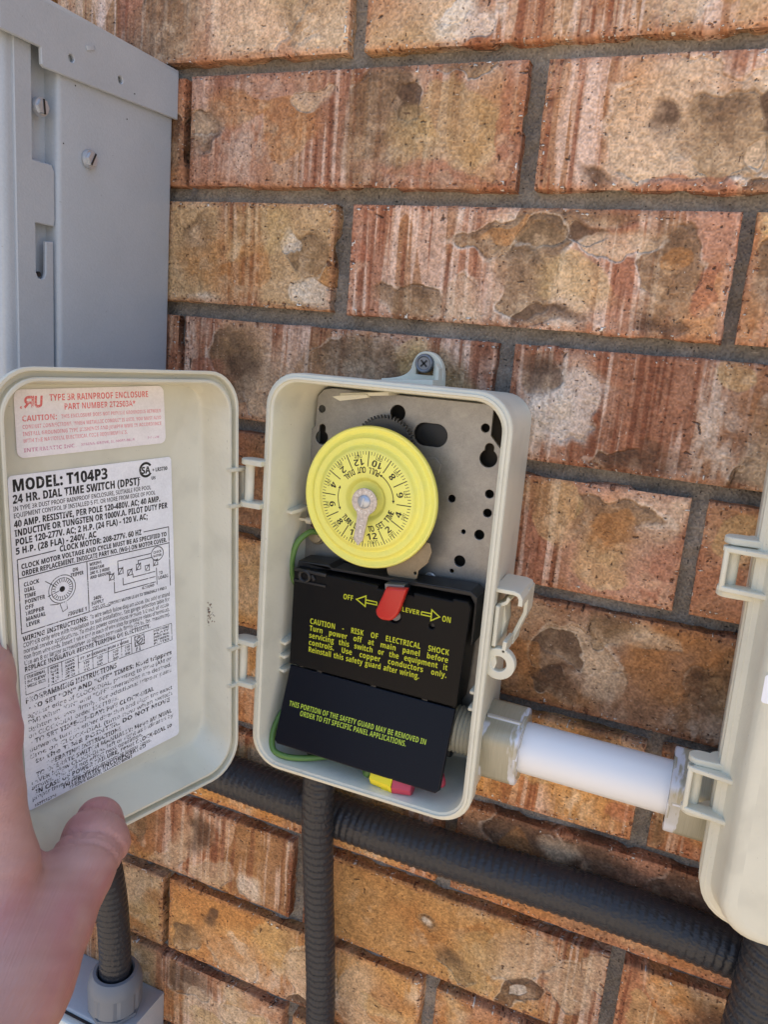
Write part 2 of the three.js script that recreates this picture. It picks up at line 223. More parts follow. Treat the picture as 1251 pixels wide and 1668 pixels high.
function brickGeo(x0, x1, y0, y1, z, cell, nx, ny, rough, depth = 0.3, u0 = 0, u1 = 1) {  // y0 bottom; front face slightly uneven, arrises worn
  const pos = [], uv = [], idx = [], s = rnd() * 100, tx = (rnd() - 0.5) * 0.02, ty = (rnd() - 0.5) * 0.02;
  const add = (x, y, zz, u, v) => { pos.push(x, y, zz); uv.push(...cellUV(cell, u0 + (u1 - u0) * u, v)); return pos.length / 3 - 1; };
  const w = x1 - x0, h = y1 - y0, e = 0.022;
  const lines = (n, L) => { const a = [0, e / L * 0.45, e / L]; for (let i = 1; i < n; i++) a.push(e / L + (1 - 2 * e / L) * i / n); a.push(1 - e / L, 1 - 0.45 * e / L, 1); return a; };
  const us = lines(nx, w), vs = lines(ny, h), grid = [];
  for (let j = 0; j < vs.length; j++) { const row = []; for (let i = 0; i < us.length; i++) {
    let x = x0 + us[i] * w, y = y0 + vs[j] * h; const di = Math.min(i, us.length - 1 - i), dj = Math.min(j, vs.length - 1 - j), ring = Math.min(di, dj);
    let zz = z + tx * (us[i] - 0.5) + ty * (vs[j] - 0.5) + rough * 0.028 * (fbm(x * 2 + s, y * 2, 3) - 0.5);
    const drop = [0.030, 0.008, 0][Math.min(2, ring)]; zz -= drop * (0.7 + 0.9 * vn(x * 9 + s, y * 9));
    if (ring === 0) { const k = rough * 0.042; if (di === 0) x += (i === 0 ? 1 : -1) * k * (fbm(y * 5 + s, s + i, 3) - 0.25); if (dj === 0) y += (j === 0 ? 1 : -1) * k * (fbm(x * 5 + s, s + j, 3) - 0.25);
      const chip = rough * sm(0.74, 0.9, vn(x * 4.3 + s, y * 4.3 + 30)) * 0.035; if (di === 0) x += (i === 0 ? 1 : -1) * chip; if (dj === 0) y += (j === 0 ? 1 : -1) * chip; }
    row.push(add(x, y, zz, us[i], vs[j])); } grid.push(row); }
  for (let j = 0; j + 1 < vs.length; j++) for (let i = 0; i + 1 < us.length; i++) idx.push(grid[j][i], grid[j][i + 1], grid[j + 1][i + 1], grid[j][i], grid[j + 1][i + 1], grid[j + 1][i]);
  const loop = []; for (let i = 0; i < us.length; i++) loop.push([i, 0]); for (let j = 1; j < vs.length; j++) loop.push([us.length - 1, j]); for (let i = us.length - 2; i >= 0; i--) loop.push([i, vs.length - 1]); for (let j = vs.length - 2; j > 0; j--) loop.push([0, j]);
  const back = loop.map(([i, j]) => { const k = grid[j][i] * 3; return add(pos[k], pos[k + 1], z - depth, 0.02 + 0.96 * us[i] + (i === 0 ? 0.04 : i === us.length - 1 ? -0.04 : 0), j === 0 ? 0.22 : j === vs.length - 1 ? 0.78 : vs[j]); });
  for (let k = 0; k < loop.length; k++) { const k2 = (k + 1) % loop.length, a = grid[loop[k][1]][loop[k][0]], b = grid[loop[k2][1]][loop[k2][0]]; idx.push(a, back[k], back[k2], a, back[k2], b); }
  const g = new THREE.BufferGeometry(); g.setAttribute('position', new THREE.Float32BufferAttribute(pos, 3)); g.setAttribute('uv', new THREE.Float32BufferAttribute(uv, 2)); g.setIndex(idx);
  return toCreasedNormals(g, 1.0);
}
{
  const wall = thing('brick_wall', 'weathered tan and red brick wall with recessed grey mortar behind all the boxes', 'wall', P(0, 0, 0));
  const brickMat = std({ roughness: 0.9 });
  const placed = []; const JX = (k) => [-.045, 1.525, 3.0, 4.595][k] ?? k * 1.545 - 0.04;
  const left = (k) => k >= 0 && k <= 3 ? [.02, 1.645, 3.12, 4.69][k] : k * 1.545 + 0.055, right = (k) => k >= 0 && k <= 3 ? JX(k) : k * 1.545 - 0.05;
  const names = 'ABCDEFGHIJKLM';
  for (let r = -1; r <= 12; r++) { const par = (r & 1) ? 0 : 1; for (let k = -3; k <= 5; k++) { if (((k & 1) === 1) !== (par === 1)) continue; placed.push([r, k]); } }
  const spare = [];
  const inView = placed.map(([r, k]) => { const key = r >= 0 ? names[r] + k : ''; return [r, k, LOOK[key]]; });
  for (const o of inView) if (o[2]) o.push(paintBrick(o[2], 2.97, 0.895));
  while (cells < COLS * ROWS) { const p = ['pink', 'tan', 'brown', 'orange', 'grey'][cells % 5], bl = []; for (let i = 0; i < 5; i++) bl.push([rnd(), rnd(), 0.05 + 0.1 * rnd(), 0.15 + 0.25 * rnd(), 'gdpto'[Math.floor(rnd() * 5)]]); spare.push(paintBrick([p, rnd() * 0.8, bl], 2.97, 0.895)); }
  for (const [r, k, look, cell] of inView) {
    const jit = () => (rnd() - 0.5) * 0.025;
    const x0 = left(k) + jit(), x1 = right(k + 2) + jit(), y1 = -r + jit() * 0.6, y0 = -r - 0.895 + jit() * 0.6;
    const g = look ? brickGeo(x0, x1, y0, y1, jit() * 0.7, cell, 60, 20, 1) : brickGeo(x0, x1, y0, y1, jit() * 0.7, spare[Math.floor(rnd() * spare.length)], 24, 8, 1);
    part('brick', g, brickMat, wall);
  }
  const texOf = (d, color) => { const t = new THREE.DataTexture(d, AW, AH); t.magFilter = THREE.LinearFilter; t.minFilter = THREE.LinearMipmapLinearFilter; t.generateMipmaps = true; if (color) t.colorSpace = THREE.SRGBColorSpace; t.needsUpdate = true; return t; };
  brickMat.map = texOf(atlas, true); brickMat.bumpMap = texOf(hmap); brickMat.bumpScale = 0.004;
  // mortar bed: set back behind the brick faces, gritty and uneven
  const MX0 = -3.6, MX1 = 8.2, MY0 = -13.2, MY1 = 1.3, NX = 300, NY = 420, mg = new THREE.PlaneGeometry(MX1 - MX0, MY1 - MY0, NX, NY); T(mg, (MX0 + MX1) / 2, (MY0 + MY1) / 2, 0);
  const mp = mg.attributes.position, mu = mg.attributes.uv; for (let i = 0; i < mp.count; i++) { const x = mp.getX(i), y = mp.getY(i); mp.setZ(i, -0.135 + 0.09 * (fbm(x * 3, y * 3, 4) - 0.5) + 0.04 * (vn(x * 17, y * 17) - 0.5)); mu.setXY(i, x / 3, y / 3); } mg.computeVertexNormals();
  const mortarTex = dataTex(1024, 1024, (u, v) => { const n = tfbm(u, v, 12, 4), g = tv(u, v, 256), s = tv(u, v, 128); let k = 0.74 + 0.3 * (n - 0.5) + 0.20 * (g - 0.5); if (s > 0.94) k *= 0.55; if (s < 0.05) k *= 1.2; return [Math.min(255, 196 * k), Math.min(255, 186 * k), Math.min(255, 172 * k)]; }, true);
  const mortarBump = dataTex(512, 512, (u, v) => { const k = 255 * (0.5 * tv(u, v, 256) + 0.5 * tfbm(u, v, 60, 3)); return [k, k, k]; });
  const mortarMat = std({ map: mortarTex, bumpMap: mortarBump, bumpScale: 0.0014, roughness: 0.95 });
  part('mortar', mg, mortarMat, wall);
  // the rest of the wall, outside the picture
  const far = [], X0 = -60, X1 = 70; const yB = -Y0 / U, yT = 12;
  for (let r = -12; r <= 24; r++) for (let k = X0; k <= X1; k += 2) { const kk = k + ((r & 1) ? 0 : 1); const inside = r >= -1 && r <= 12 && kk >= -3 && kk <= 5; if (inside || -r - 0.9 < yB) continue; far.push(brickGeo(left(kk), right(kk + 2), -r - 0.895, -r, 0, spare[Math.floor(rnd() * spare.length)], 1, 1, 0, 0.2)); }
  tag(part('brickwork', far, brickMat, wall), null, null, null, 'stuff');
  const core = new THREE.BoxGeometry((X1 - X0) * 1.545, yT - yB, 3); part('wall_core', T(core, (X0 + X1) / 2 * 1.545, (yT + yB) / 2, -1.72), mortarMat, wall);
}
// ---------------------------------------------------------------- plastic timer boxes
// one box: shell, mounting tab, hinge lugs, latch; front rim at z = .85, origin at the middle of its back
const lugShape = (x0, x1, z0, z1, r) => { const s = new THREE.Shape(); s.moveTo(x1, z0); s.lineTo(x0 + r, z0); s.absarc(x0 + r, (z0 + z1) / 2, (z1 - z0) / 2, -Math.PI / 2, Math.PI / 2, true); s.lineTo(x1, z1); s.closePath(); return s; };
function plateXZ(shape, y, t) { const g = new THREE.ExtrudeGeometry(shape, { depth: t - 0.012, bevelEnabled: true, bevelSize: 0.006, bevelThickness: 0.006, bevelSegments: 1, curveSegments: 10 }); g.rotateX(Math.PI / 2); return toCreasedNormals(T(g, 0, y + t - 0.006, 0), 0.6); }   // shape in x, z
function boxBody(root) {
  const o = [[.905, 1.60, .2, 0], [.925, 1.62, .22, .012], [.952, 1.645, .26, .70], [.972, 1.657, .27, .715], [.975, 1.657, .27, .83], [.968, 1.650, .265, .842], [.948, 1.632, .25, .846], [.944, 1.628, .246, .862], [.926, 1.612, .232, .864], [.921, 1.607, .228, .850], [.905, 1.592, .215, .842], [.896, 1.583, .208, .815], [.868, 1.555, .19, .12], [.84, 1.53, .16, .07], [.82, 1.51, .15, .065]];
  part('shell', ringShell(o, 0.55), M.beige, root);
  // mounting tab with slot, and the hood that ties it to the top of the box
  const t = new THREE.Shape(); t.moveTo(-.34, 1.60); t.lineTo(.20, 1.60); t.lineTo(.195, 1.70); t.bezierCurveTo(.19, 1.80, .14, 1.885, .035, 1.885); t.bezierCurveTo(-.05, 1.885, -.075, 1.81, -.085, 1.745); t.bezierCurveTo(-.11, 1.68, -.2, 1.655, -.34, 1.64); t.closePath();
  const hole = new THREE.Path(); hole.moveTo(-.04, 1.70); hole.lineTo(.105, 1.70); hole.lineTo(.105, 1.79); hole.absarc(.033, 1.79, .072, 0, Math.PI, false); hole.closePath();
  const hood = new THREE.Shape(); hood.moveTo(-.34, 1.60); hood.lineTo(.20, 1.60); hood.lineTo(.196, 1.675); hood.lineTo(.11, 1.672); hood.bezierCurveTo(0, 1.66, -.2, 1.645, -.34, 1.63); hood.closePath();
  const tab = part('mounting_tab', [poly(t, .07, .02, .008, [hole]), poly(hood, .26, .085, .008), poly([[.155, 1.64], [.19, 1.64], [.185, 1.76], [.155, 1.80]], .1, .085, .006)], M.beige, root);
  const sc = [cylZ(.066, .075, .035, 24).translate(.033, 1.79, .105), new THREE.TorusGeometry(.062, .012, 8, 24).translate(.033, 1.79, .122)];
  const screw = part('mounting_screw', sc, M.darkSteel, tab);
  part('screw_recess', [new THREE.BoxGeometry(.07, .014, .012).rotateZ(.8).translate(.033, 1.79, .121), new THREE.BoxGeometry(.07, .014, .012).rotateZ(.8 + Math.PI / 2).translate(.033, 1.79, .121)], M.black, tab);
}
function hingePair(root, y0, y1, wide) {
  const h = new THREE.Group(); h.name = 'hinge'; root.add(h);
  for (const y of [y1 - .04, y0]) part('hinge_lug', [plateXZ(lugShape(-1.15, -.95, .785, .915, .065), y, .045), plateXZ(lugShape(-1.0, -.95, .72, .84, .04), y + .001, .038)], M.beige, h);
  part('hinge_pin', T(cyl(.038, .038, y1 - y0 - .06, 16), -1.088, (y0 + y1) / 2, .85), M.beige, h);
}
function latch(root) {
  const strip = (pts, w, z0, z1) => { const a = [], b = []; for (let i = 0; i < pts.length; i++) { const p = pts[Math.max(0, i - 1)], q = pts[Math.min(pts.length - 1, i + 1)], l = Math.hypot(q[0] - p[0], q[1] - p[1]) || 1, nx = -(q[1] - p[1]) / l * w / 2, ny = (q[0] - p[0]) / l * w / 2; a.push([pts[i][0] + nx, pts[i][1] + ny]); b.unshift([pts[i][0] - nx, pts[i][1] - ny]); } return poly([...a, ...b], z1 - z0, z0, .006); };
  const l = new THREE.Group(); l.name = 'latch'; root.add(l); [strip([[.95, .255], [1.10, .255], [1.135, .245], [1.152, .215], [1.152, .165]], .032, .36, .78), strip([[1.152, .235], [1.152, .05], [1.085, -.14], [1.075, -.21]], .030, .36, .56), strip([[.995, .13], [1.045, .16], [1.06, .20]], .028, .45, .74), strip([[.995, .14], [.995, -.17]], .03, .62, .79), strip([[1.0, .10], [1.02, -.02], [1.0, -.16]], .026, .45, .63), strip([[1.075, -.12], [1.07, -.21]], .03, .57, .78)].forEach((g, i) => part(['latch_hood', 'latch_arm', 'latch_catch', 'latch_guide', 'latch_bar', 'latch_web'][i], g, M.beige, l));
  const s = new THREE.Shape(); s.absarc(1.045, -.30, .122, 0, Math.PI * 2, false); part('padlock_eye', [poly(s, .07, .71, .008, [circ(1.045, -.30, .058)], 24), poly([[.93, -.19], [1.0, -.19], [1.03, -.3], [1.0, -.40], [.93, -.385]], .06, .712, .006)], M.beige, l);
}
// the lid, hinge edge on x = 0, running to -x, inside facing +z
const LW = .965, LH = 1.665;
function lidShell() {
  const o = [[.76, 1.45, .19, -.345], [.80, 1.49, .21, -.341], [.83, 1.52, .225, -.325], [.85, 1.54, .235, -.295], [.862, 1.555, .245, -.25], [.875, 1.575, .25, -.16], [.905, 1.602, .265, -.08], [.948, 1.648, .275, -.05], [.965, 1.665, .28, -.035], [.967, 1.667, .28, -.008], [.962, 1.662, .278, 0], [.945, 1.645, .268, 0], [.940, 1.640, .265, -.006], [.938, 1.638, .264, -.06], [.905, 1.605, .25, -.06], [.903, 1.603, .249, -.012], [.896, 1.596, .246, -.006], [.882, 1.582, .238, -.006], [.876, 1.576, .235, -.014], [.825, 1.512, .205, -.225, .068], [.815, 1.503, .196, -.248, .076], [.802, 1.494, .185, -.262, .083], [.783, 1.478, .17, -.27, .09]];
  return T(ringShell(o, 0.5), -LW, -LH, 0);
}
function lidLoops(spots, reach) {   // the frames by which the lid hooks round the hinge pins
  return spots.map(([y0, y1]) => { const out = []; const a = -.02, b = reach; const tp = new THREE.Shape(); tp.moveTo(-.09, -.13); tp.lineTo(-.09, .0); tp.lineTo(b - .02, .0); tp.lineTo(b, -.02); tp.lineTo(b, -.06); tp.lineTo(b - .03, -.085); tp.closePath(); for (const y of [y0, y1]) out.push(plateXZ(tp, y - .017, .034)); out.push(rbox(.034, y1 - y0 + .034, .06, .012).translate(b - .017, (y0 + y1) / 2, -.05)); return out; });
}
const BOX = { cx: 2.4348, cy: -5.0137, a: 0.01162 };
const enc = thing('timer_enclosure', 'open beige plastic timer box with its labelled lid swung out to the left', 'electrical box', P(BOX.cx, BOX.cy, 0), 'beige plastic timer boxes'); delete enc.userData.group;
enc.rotation.z = BOX.a;
boxBody(enc); hingePair(enc, .575, .955); hingePair(enc, -.955, -.545); latch(enc);
{ // moulded ribs on the inside of the left wall and the clip under the top wall
  const ribs = []; for (const [y, t] of [[.52, .05], [-.62, .10], [-.76, .0], [-.89, .0]]) ribs.push(rbox(.10, .028, .24, .008).rotateY(-.25).rotateX(t * 1.5).translate(-.855, y, .47));
  for (const y of [-.66, -.80]) ribs.push(rbox(.08, .028, .2, .008).translate(.85, y, .5));
  for (const g of ribs) part('moulded_rib', g, M.beige, enc);
  part('top_clip', [poly([[-.60, 1.478], [-.53, 1.45], [-.40, 1.475], [-.28, 1.50], [-.30, 1.525], [-.5, 1.5]], .04, .42, .006), rbox(.42, .03, .25, .008).rotateZ(.12).translate(-.33, 1.52, .32)], M.beige, enc);
}
// ---- the open lid
const lid = part('lid', lidShell(), M.beige, enc);
{
  const w = new THREE.Matrix4(); w.set(0.24884, -0.060345, 0.966663, 0, -0.000691, 0.998046, 0.062482, 0, -0.968544, -0.016216, 0.248312, 0, 0, 0, 0, 1);
  w.setPosition(P(1.2106, -3.4047, 0.8752)); enc.updateMatrixWorld(true);
  const l = enc.matrixWorld.clone().invert().multiply(w); l.decompose(lid.position, lid.quaternion, lid.scale); lid.scale.set(1, 1, 1);
  for (const g of lidLoops([[-1.05, -.76], [-2.56, -2.24]], .10)) part('lid_hinge', g, M.beige, lid);
}
// worn print: rub the ink away in patches
function wear(x, w, h, amount, s) {
  const im = x.getImageData(0, 0, w, h), d = im.data;
  for (let j = 0; j < h; j++) for (let i = 0; i < w; i++) { const q = (j * w + i) * 4, a = amount(i / w, j / h), n = 0.55 * fbm(i / 26 + s, j / 18, 3) + 0.45 * vn(i / 4.2 + s, j / 3.4), k = sm(1.0 - a - 0.16, 1.0 - a + 0.10, n), g = (fbm(i / 9, j / 9 + s, 3) - 0.6) * 16 + (fbm(i / 120 + s, j / 120, 3) - 0.6) * 22; for (let c = 0; c < 3; c++) d[q + c] = Math.min(255, d[q + c] + (x.paper[c] - d[q + c]) * k + g); }
  x.putImageData(im, 0, 0);
}
function line(x, str, px, py, size, o = {}) {     // condensed lettering; o.w stretches or squeezes to a width
  x.font = (o.bold === false ? '' : 'bold ') + size + 'px ' + (o.font || 'sans-serif'); const m = x.measureText(str).width, k = o.w ? o.w / m : (o.k || 0.8);
  x.save(); x.translate(px, py); if (o.rot) x.rotate(o.rot); x.scale(k, 1); x.textAlign = 'left'; x.fillText(str, o.center ? -m / 2 : 0, 0); if (o.heavy ?? x.heavy) { x.lineWidth = size * .035; x.strokeStyle = x.fillStyle; x.strokeText(str, 0, 0); } x.restore();
}
const label1 = canvasTex(1024, 390, (x, w, h) => {
  x.paper = [252, 246, 246]; x.fillStyle = 'rgb(252,246,246)'; x.fillRect(0, 0, w, h);
  const red = 'rgb(232,120,118)', pk = 'rgb(233,160,166)'; x.fillStyle = red;
  x.save(); x.translate(56, 104); x.transform(.9, 0, -0.10, 1, 0, 0); x.lineWidth = 15; x.strokeStyle = red; x.beginPath(); x.moveTo(56, 0); x.lineTo(56, -58); x.lineTo(26, -58); x.quadraticCurveTo(6, -56, 8, -40); x.quadraticCurveTo(10, -26, 30, -26); x.lineTo(56, -26); x.moveTo(30, -26); x.lineTo(4, 0); x.moveTo(76, -64); x.lineTo(76, -18); x.quadraticCurveTo(78, -4, 96, -4); x.quadraticCurveTo(114, -4, 114, -18); x.lineTo(114, -64); x.stroke(); x.restore();
  x.beginPath(); x.arc(40, 102, 7, 0, 7); x.fill();
  line(x, 'TYPE 3R RAINPROOF ENCLOSURE', 212, 72, 54, { w: 690 }); line(x, 'PART NUMBER 2T2503A*', 300, 128, 52, { w: 500 });
  line(x, 'CAUTION:', 40, 182, 46, { w: 215 }); x.fillStyle = pk;
  line(x, 'THIS ENCLOSURE DOES NOT PROVIDE GROUNDING BETWEEN', 280, 178, 32, { w: 715 });
  line(x, 'CONDUIT CONNECTIONS, WHEN METALLIC CONDUIT IS USED, YOU MUST ALSO', 40, 224, 32, { w: 955 });
  line(x, 'INSTALL GROUNDING TYPE BUSHINGS AND JUMPER WIRE IN ACCORDANCE', 40, 264, 32, { w: 955 });
  line(x, 'WITH THE NATIONAL ELECTRICAL CODE REQUIREMENTS.', 40, 304, 32, { w: 690 });
  x.fillStyle = 'rgb(214,150,176)'; line(x, 'INTERMATIC INC.', 40, 358, 32, { w: 330 }); line(x, 'SPRING GROVE, IL 60081-9698', 400, 352, 22, { w: 380 }); line(x, '7-T-1356', 880, 350, 20, { w: 90 });
  wear(x, w, h, (u, v) => 0.26 + 0.12 * v, 5);
});
const label2 = canvasTex(1024, 1880, (x, w, h) => {
  x.paper = [248, 249, 254]; x.heavy = true; x.fillStyle = 'rgb(248,249,254)'; x.fillRect(0, 0, w, h); x.fillStyle = 'rgb(16,16,20)'; x.strokeStyle = 'rgb(20,20,24)';
  const ink = x.fillStyle;
  line(x, 'MODEL: T104P3', 20, 84, 86, { w: 560 });
  x.lineWidth = 14; x.beginPath(); x.arc(838, 62, 40, 0.6, 5.7); x.stroke(); line(x, 'SA', 806, 84, 56, { w: 62 }); line(x, '+ LR3730', 884, 80, 30, { w: 110 }); line(x, 'C', 780, 118, 24, { w: 16 }); line(x, 'US', 874, 128, 26, { w: 32 });
  line(x, '24 HR. DIAL TIME SWITCH (DPST)', 20, 146, 60, { w: 770 });
  line(x, 'IN TYPE 3R DUST PROOF RAINPROOF ENCLOSURE, SUITABLE FOR POOL', 20, 186, 32, { w: 850, bold: false });
  line(x, 'EQUIPMENT CONTROL IF INSTALLED 5 FT. OR MORE FROM EDGE OF POOL', 20, 222, 32, { w: 880, bold: false });
  line(x, '40 AMP. RESISTIVE, PER POLE 120-480V. AC; 40 AMP.', 20, 272, 48, { w: 915 });
  line(x, 'INDUCTIVE OR TUNGSTEN OR 1000V.A. PILOT DUTY PER', 20, 320, 48, { w: 965 });
  line(x, 'POLE 120-277V. AC; 2 H.P. (24 FLA) - 120 V. AC;', 20, 368, 48, { w: 820 });
  line(x, '5 H.P. (28 FLA) - 240V. AC', 20, 416, 48, { w: 470 });
  line(x, 'CLOCK MOTOR: 208-277V. 60 HZ', 260, 458, 46, { w: 530 }); x.lineWidth = 5; x.beginPath(); x.moveTo(26, 444); x.lineTo(240, 444); x.moveTo(806, 444); x.lineTo(990, 444); x.lineTo(990, 830); x.moveTo(26, 444); x.lineTo(26, 850); x.lineTo(560, 850); x.moveTo(420, 548); x.lineTo(420, 850); x.moveTo(26, 548); x.lineTo(990, 548); x.stroke();
  line(x, 'CLOCK MOTOR VOLTAGE AND CYCLE MUST BE AS SPECIFIED TO', 44, 500, 38, { w: 930 }); line(x, 'ORDER REPLACEMENT, INDICATE PART NO. (WG-) ON MOTOR COVER.', 44, 538, 38, { w: 930 });
  ['CLOCK', 'DIAL', 'TIME', 'POINTER', 'OFF', 'TRIPPER', 'MANUAL', 'LEVER'].forEach((t, i) => line(x, t, 52, 598 + i * 32, 31, { k: .85 })); line(x, 'ON', 330, 590, 28); line(x, 'TRIPPER', 318, 618, 28, { k: .7 }); line(x, 'FIGURE 1', 290, 836, 30, { k: .9 });
  x.lineWidth = 4; x.beginPath(); x.arc(265, 670, 78, 0, 7); x.stroke(); x.beginPath(); x.arc(265, 670, 62, 0, 7); x.stroke(); for (let i = 0; i < 24; i++) { const a = i * Math.PI / 12; x.beginPath(); x.moveTo(265 + 40 * Math.cos(a), 670 + 40 * Math.sin(a)); x.lineTo(265 + 58 * Math.cos(a), 670 + 58 * Math.sin(a)); x.stroke(); } x.beginPath(); x.arc(265, 670, 16, 0, 7); x.fill(); x.beginPath(); x.moveTo(170, 600); x.lineTo(220, 640); x.moveTo(180, 690); x.lineTo(250, 675); x.moveTo(190, 740); x.lineTo(240, 750); x.moveTo(246, 744); x.lineTo(262, 800); x.lineTo(290, 790); x.lineTo(284, 744); x.stroke();
  ['WIRING', 'DIAGRAM', '240 V. 2 WIRE', 'AND GROUND'].forEach((t, i) => line(x, t, 436, 580 + i * 26, 25, { k: .8 }));
  x.lineWidth = 5; for (let i = 0; i < 6; i++) { const px = 560 + i * 62, py = 660 - (i % 2) * 22; x.strokeRect(px, py, 30, 34); x.beginPath(); x.moveTo(px - 4, py + 38); x.lineTo(px + 32, py - 6); x.stroke(); }
  x.beginPath(); x.arc(900, 600, 44, 0, 7); x.stroke(); line(x, 'CLOCK', 870, 596, 22, { w: 60 }); line(x, 'MOTOR', 870, 620, 22, { w: 60 }); x.beginPath(); x.moveTo(856, 590); x.lineTo(620, 590); x.lineTo(620, 650); x.moveTo(860, 616); x.lineTo(760, 616); x.lineTo(760, 640); x.moveTo(590, 700); x.lineTo(590, 780); x.lineTo(880, 780); x.moveTo(650, 700); x.lineTo(650, 745); x.lineTo(880, 745); x.moveTo(720, 690); x.lineTo(720, 712); x.lineTo(880, 712); x.moveTo(890, 690); x.lineTo(890, 800); x.stroke();
  line(x, '240V.', 450, 790, 28); line(x, 'SUPPLY', 436, 818, 28); line(x, 'TO', 906, 740, 28); line(x, 'LOADS', 900, 770, 28, { w: 76 }); line(x, '120V. CKT. - CONNECT MOTOR LEADS TO TERMINALS 1 AND 3', 440, 846, 25, { w: 520 }); line(x, 'GROUND', 780, 806, 24, { w: 90 });
  const para = (y, t, o) => line(x, t, 30, y, 35, { w: 950, bold: false, ...o });
  line(x, 'WIRING INSTRUCTIONS:', 30, 896, 37, { w: 380 }); line(x, 'To wire switch follow diagram above. Use solid or strand', 424, 896, 34, { w: 560, bold: false });
  para(930, 'COPPER only wire with insulation to suit installation. See gauge selection table for'); para(964, 'normal service applications. To make power connections remove 1/2 inch of insula-'); para(998, 'tion from wire ends. Insert 1 wire end in each of wire slots for pressure plates of terminals.'); para(1032, 'Use an 8 or larger screwdriver to tighten terminals firmly (25 in. lbs. maximum).');
  line(x, 'REPLACE INSULATOR BEFORE TURNING ON ELECTRICITY.', 30, 1068, 37, { w: 800, bold: true });
  x.lineWidth = 4; x.beginPath(); for (const yy of [1086, 1200]) { x.moveTo(30, yy); x.lineTo(990, yy); } for (const xx of [30, 160, 240, 340, 430, 530, 620, 690]) { x.moveTo(xx, 1086); x.lineTo(xx, 1200); } x.moveTo(340, 1130); x.lineTo(690, 1130); x.moveTo(990, 1086); x.lineTo(990, 1200); x.stroke();
  ['TERMINAL', 'SCREW', 'WIRE SIZE'].forEach((t, i) => line(x, t, 40, 1112 + i * 26, 23, { w: 105 })); ['WIRE', 'SIZE', '14', '12', '10'].forEach((t, i) => line(x, t, 172, 1108 + i * 21, 20, { w: 50 })); ['MAX', 'AMPS', '20', '25', '40'].forEach((t, i) => line(x, t, 258, 1108 + i * 21, 20, { w: 60 })); line(x, 'FT. MAXIMUM RUN 2 WIRE', 352, 1118, 22, { w: 320 }); for (const xx of [370, 455, 560, 640]) ['120', '2 HP', '50'].forEach((t, i) => line(x, t, xx, 1152 + i * 21, 20, { w: 38 }));
  x.lineWidth = 8; x.strokeRect(715, 1098, 66, 60); x.beginPath(); x.arc(748, 1128, 20, 0, 7); x.moveTo(732, 1142); x.lineTo(764, 1114); x.moveTo(730, 1160); x.lineTo(722, 1194); x.moveTo(748, 1160); x.lineTo(748, 1194); x.stroke(); ['PRESSURE', 'PLATE', 'INSERT WIRE', 'BETWEEN', 'PLATES'].forEach((t, i) => line(x, t, 850, 1108 + i * 21, 20, { w: 120 }));
  line(x, 'PROGRAMMING INSTRUCTIONS', 24, 1250, 44, { w: 560 }); line(x, '· TO SET "ON" AND "OFF" TIMES: Hold trippers', 40, 1296, 40, { w: 945 }); para(1336, 'against edge of CLOCK-DIAL, pointing to time (AM or'); para(1376, 'PM) when "ON" and "OFF" operations are desired,'); para(1416, 'tighten screws firmly. For additional tripper pairs'); para(1456, 'on CLOCK-DIAL order 156T1978.', { w: 560 });
  line(x, '· TO SET TIME-OF-DAY: Pull CLOCK-DIAL', 40, 1498, 40, { w: 800 }); para(1538, 'outward, turn in either direction and align the exact'); para(1578, 'time on CLOCK-DIAL (time now when switch'); line(x, 'to the TIME POINTER. DO NOT MOVE', 60, 1618, 38, { w: 900 });
  line(x, 'OPERATING INSTRUCTIONS', 120, 1662, 40, { w: 480 }); line(x, 'TO OPERATE SWITCH MANUALLY: Move MANUAL', 60, 1700, 37, { w: 910 }); para(1734, 'LEVER below CLOCK-DIAL left or right as indicated by'); para(1766, 'arrows. This will not effect next operation.', { w: 720 }); line(x, 'IN CASE OF POWER FAILURE, reset CLOCK-DIAL to', 50, 1800, 37, { w: 920 }); para(1830, 'proper time-of-day. See programming instructions.', { w: 780 });
  line(x, 'INTERMATIC INCORPORATED', 210, 1852, 36, { w: 560 }); line(x, 'SPRING GROVE, ILLINOIS 60081', 250, 1874, 26, { w: 420 }); line(x, '158TS12794', 40, 1874, 24, { w: 130 });
  wear(x, w, h, (u, v) => 0.24 + 0.10 * sm(0.2, 0.5, v) + 0.07 * sm(0.62, 0.75, v) * (1 - 0.8 * sm(0.9, 1, v)) + 0.07 * (1 - u) * sm(0.4, 0.7, v), 9);
});
function sticker(name, c, tex, r, parent, z) {   // c: corners bottom-left, bottom-right, top-right, top-left
  const s = rr(0.5, 0.5, r, 5), W = Math.hypot(c[1][0] - c[0][0], c[1][1] - c[0][1]), H = Math.hypot(c[3][0] - c[0][0], c[3][1] - c[0][1]), pts = rr(W / 2, H / 2, r, 5).map(([a, b]) => [a / W + .5, b / H + .5]);
  const sh = new THREE.ShapeGeometry(new THREE.Shape(pts.map((p) => new THREE.Vector2(...p)))), p = sh.attributes.position, uv = sh.attributes.uv;
  for (let i = 0; i < p.count; i++) { const u = p.getX(i), v = p.getY(i); uv.setXY(i, u, v); for (const [k, set] of [[0, 'setX'], [1, 'setY']]) p[set](i, (1 - u) * (1 - v) * c[0][k] + u * (1 - v) * c[1][k] + u * v * c[2][k] + (1 - u) * v * c[3][k]); p.setZ(i, z); }
  sh.computeVertexNormals(); return part(name, sh, std({ map: tex, roughness: 0.42 }), parent);
}
tag(sticker('warning_label', [[-1.645, -.585], [-.495, -.545], [-.51, -.118], [-1.648, -.148]], label1, .05, lid, -.262), 'white sticker with faded red print');
tag(sticker('instruction_label', [[-1.70, -3.035], [-.41, -2.945], [-.45, -.652], [-1.715, -.692]], label2, .03, lid, -.2622), 'large worn white sticker with black print');
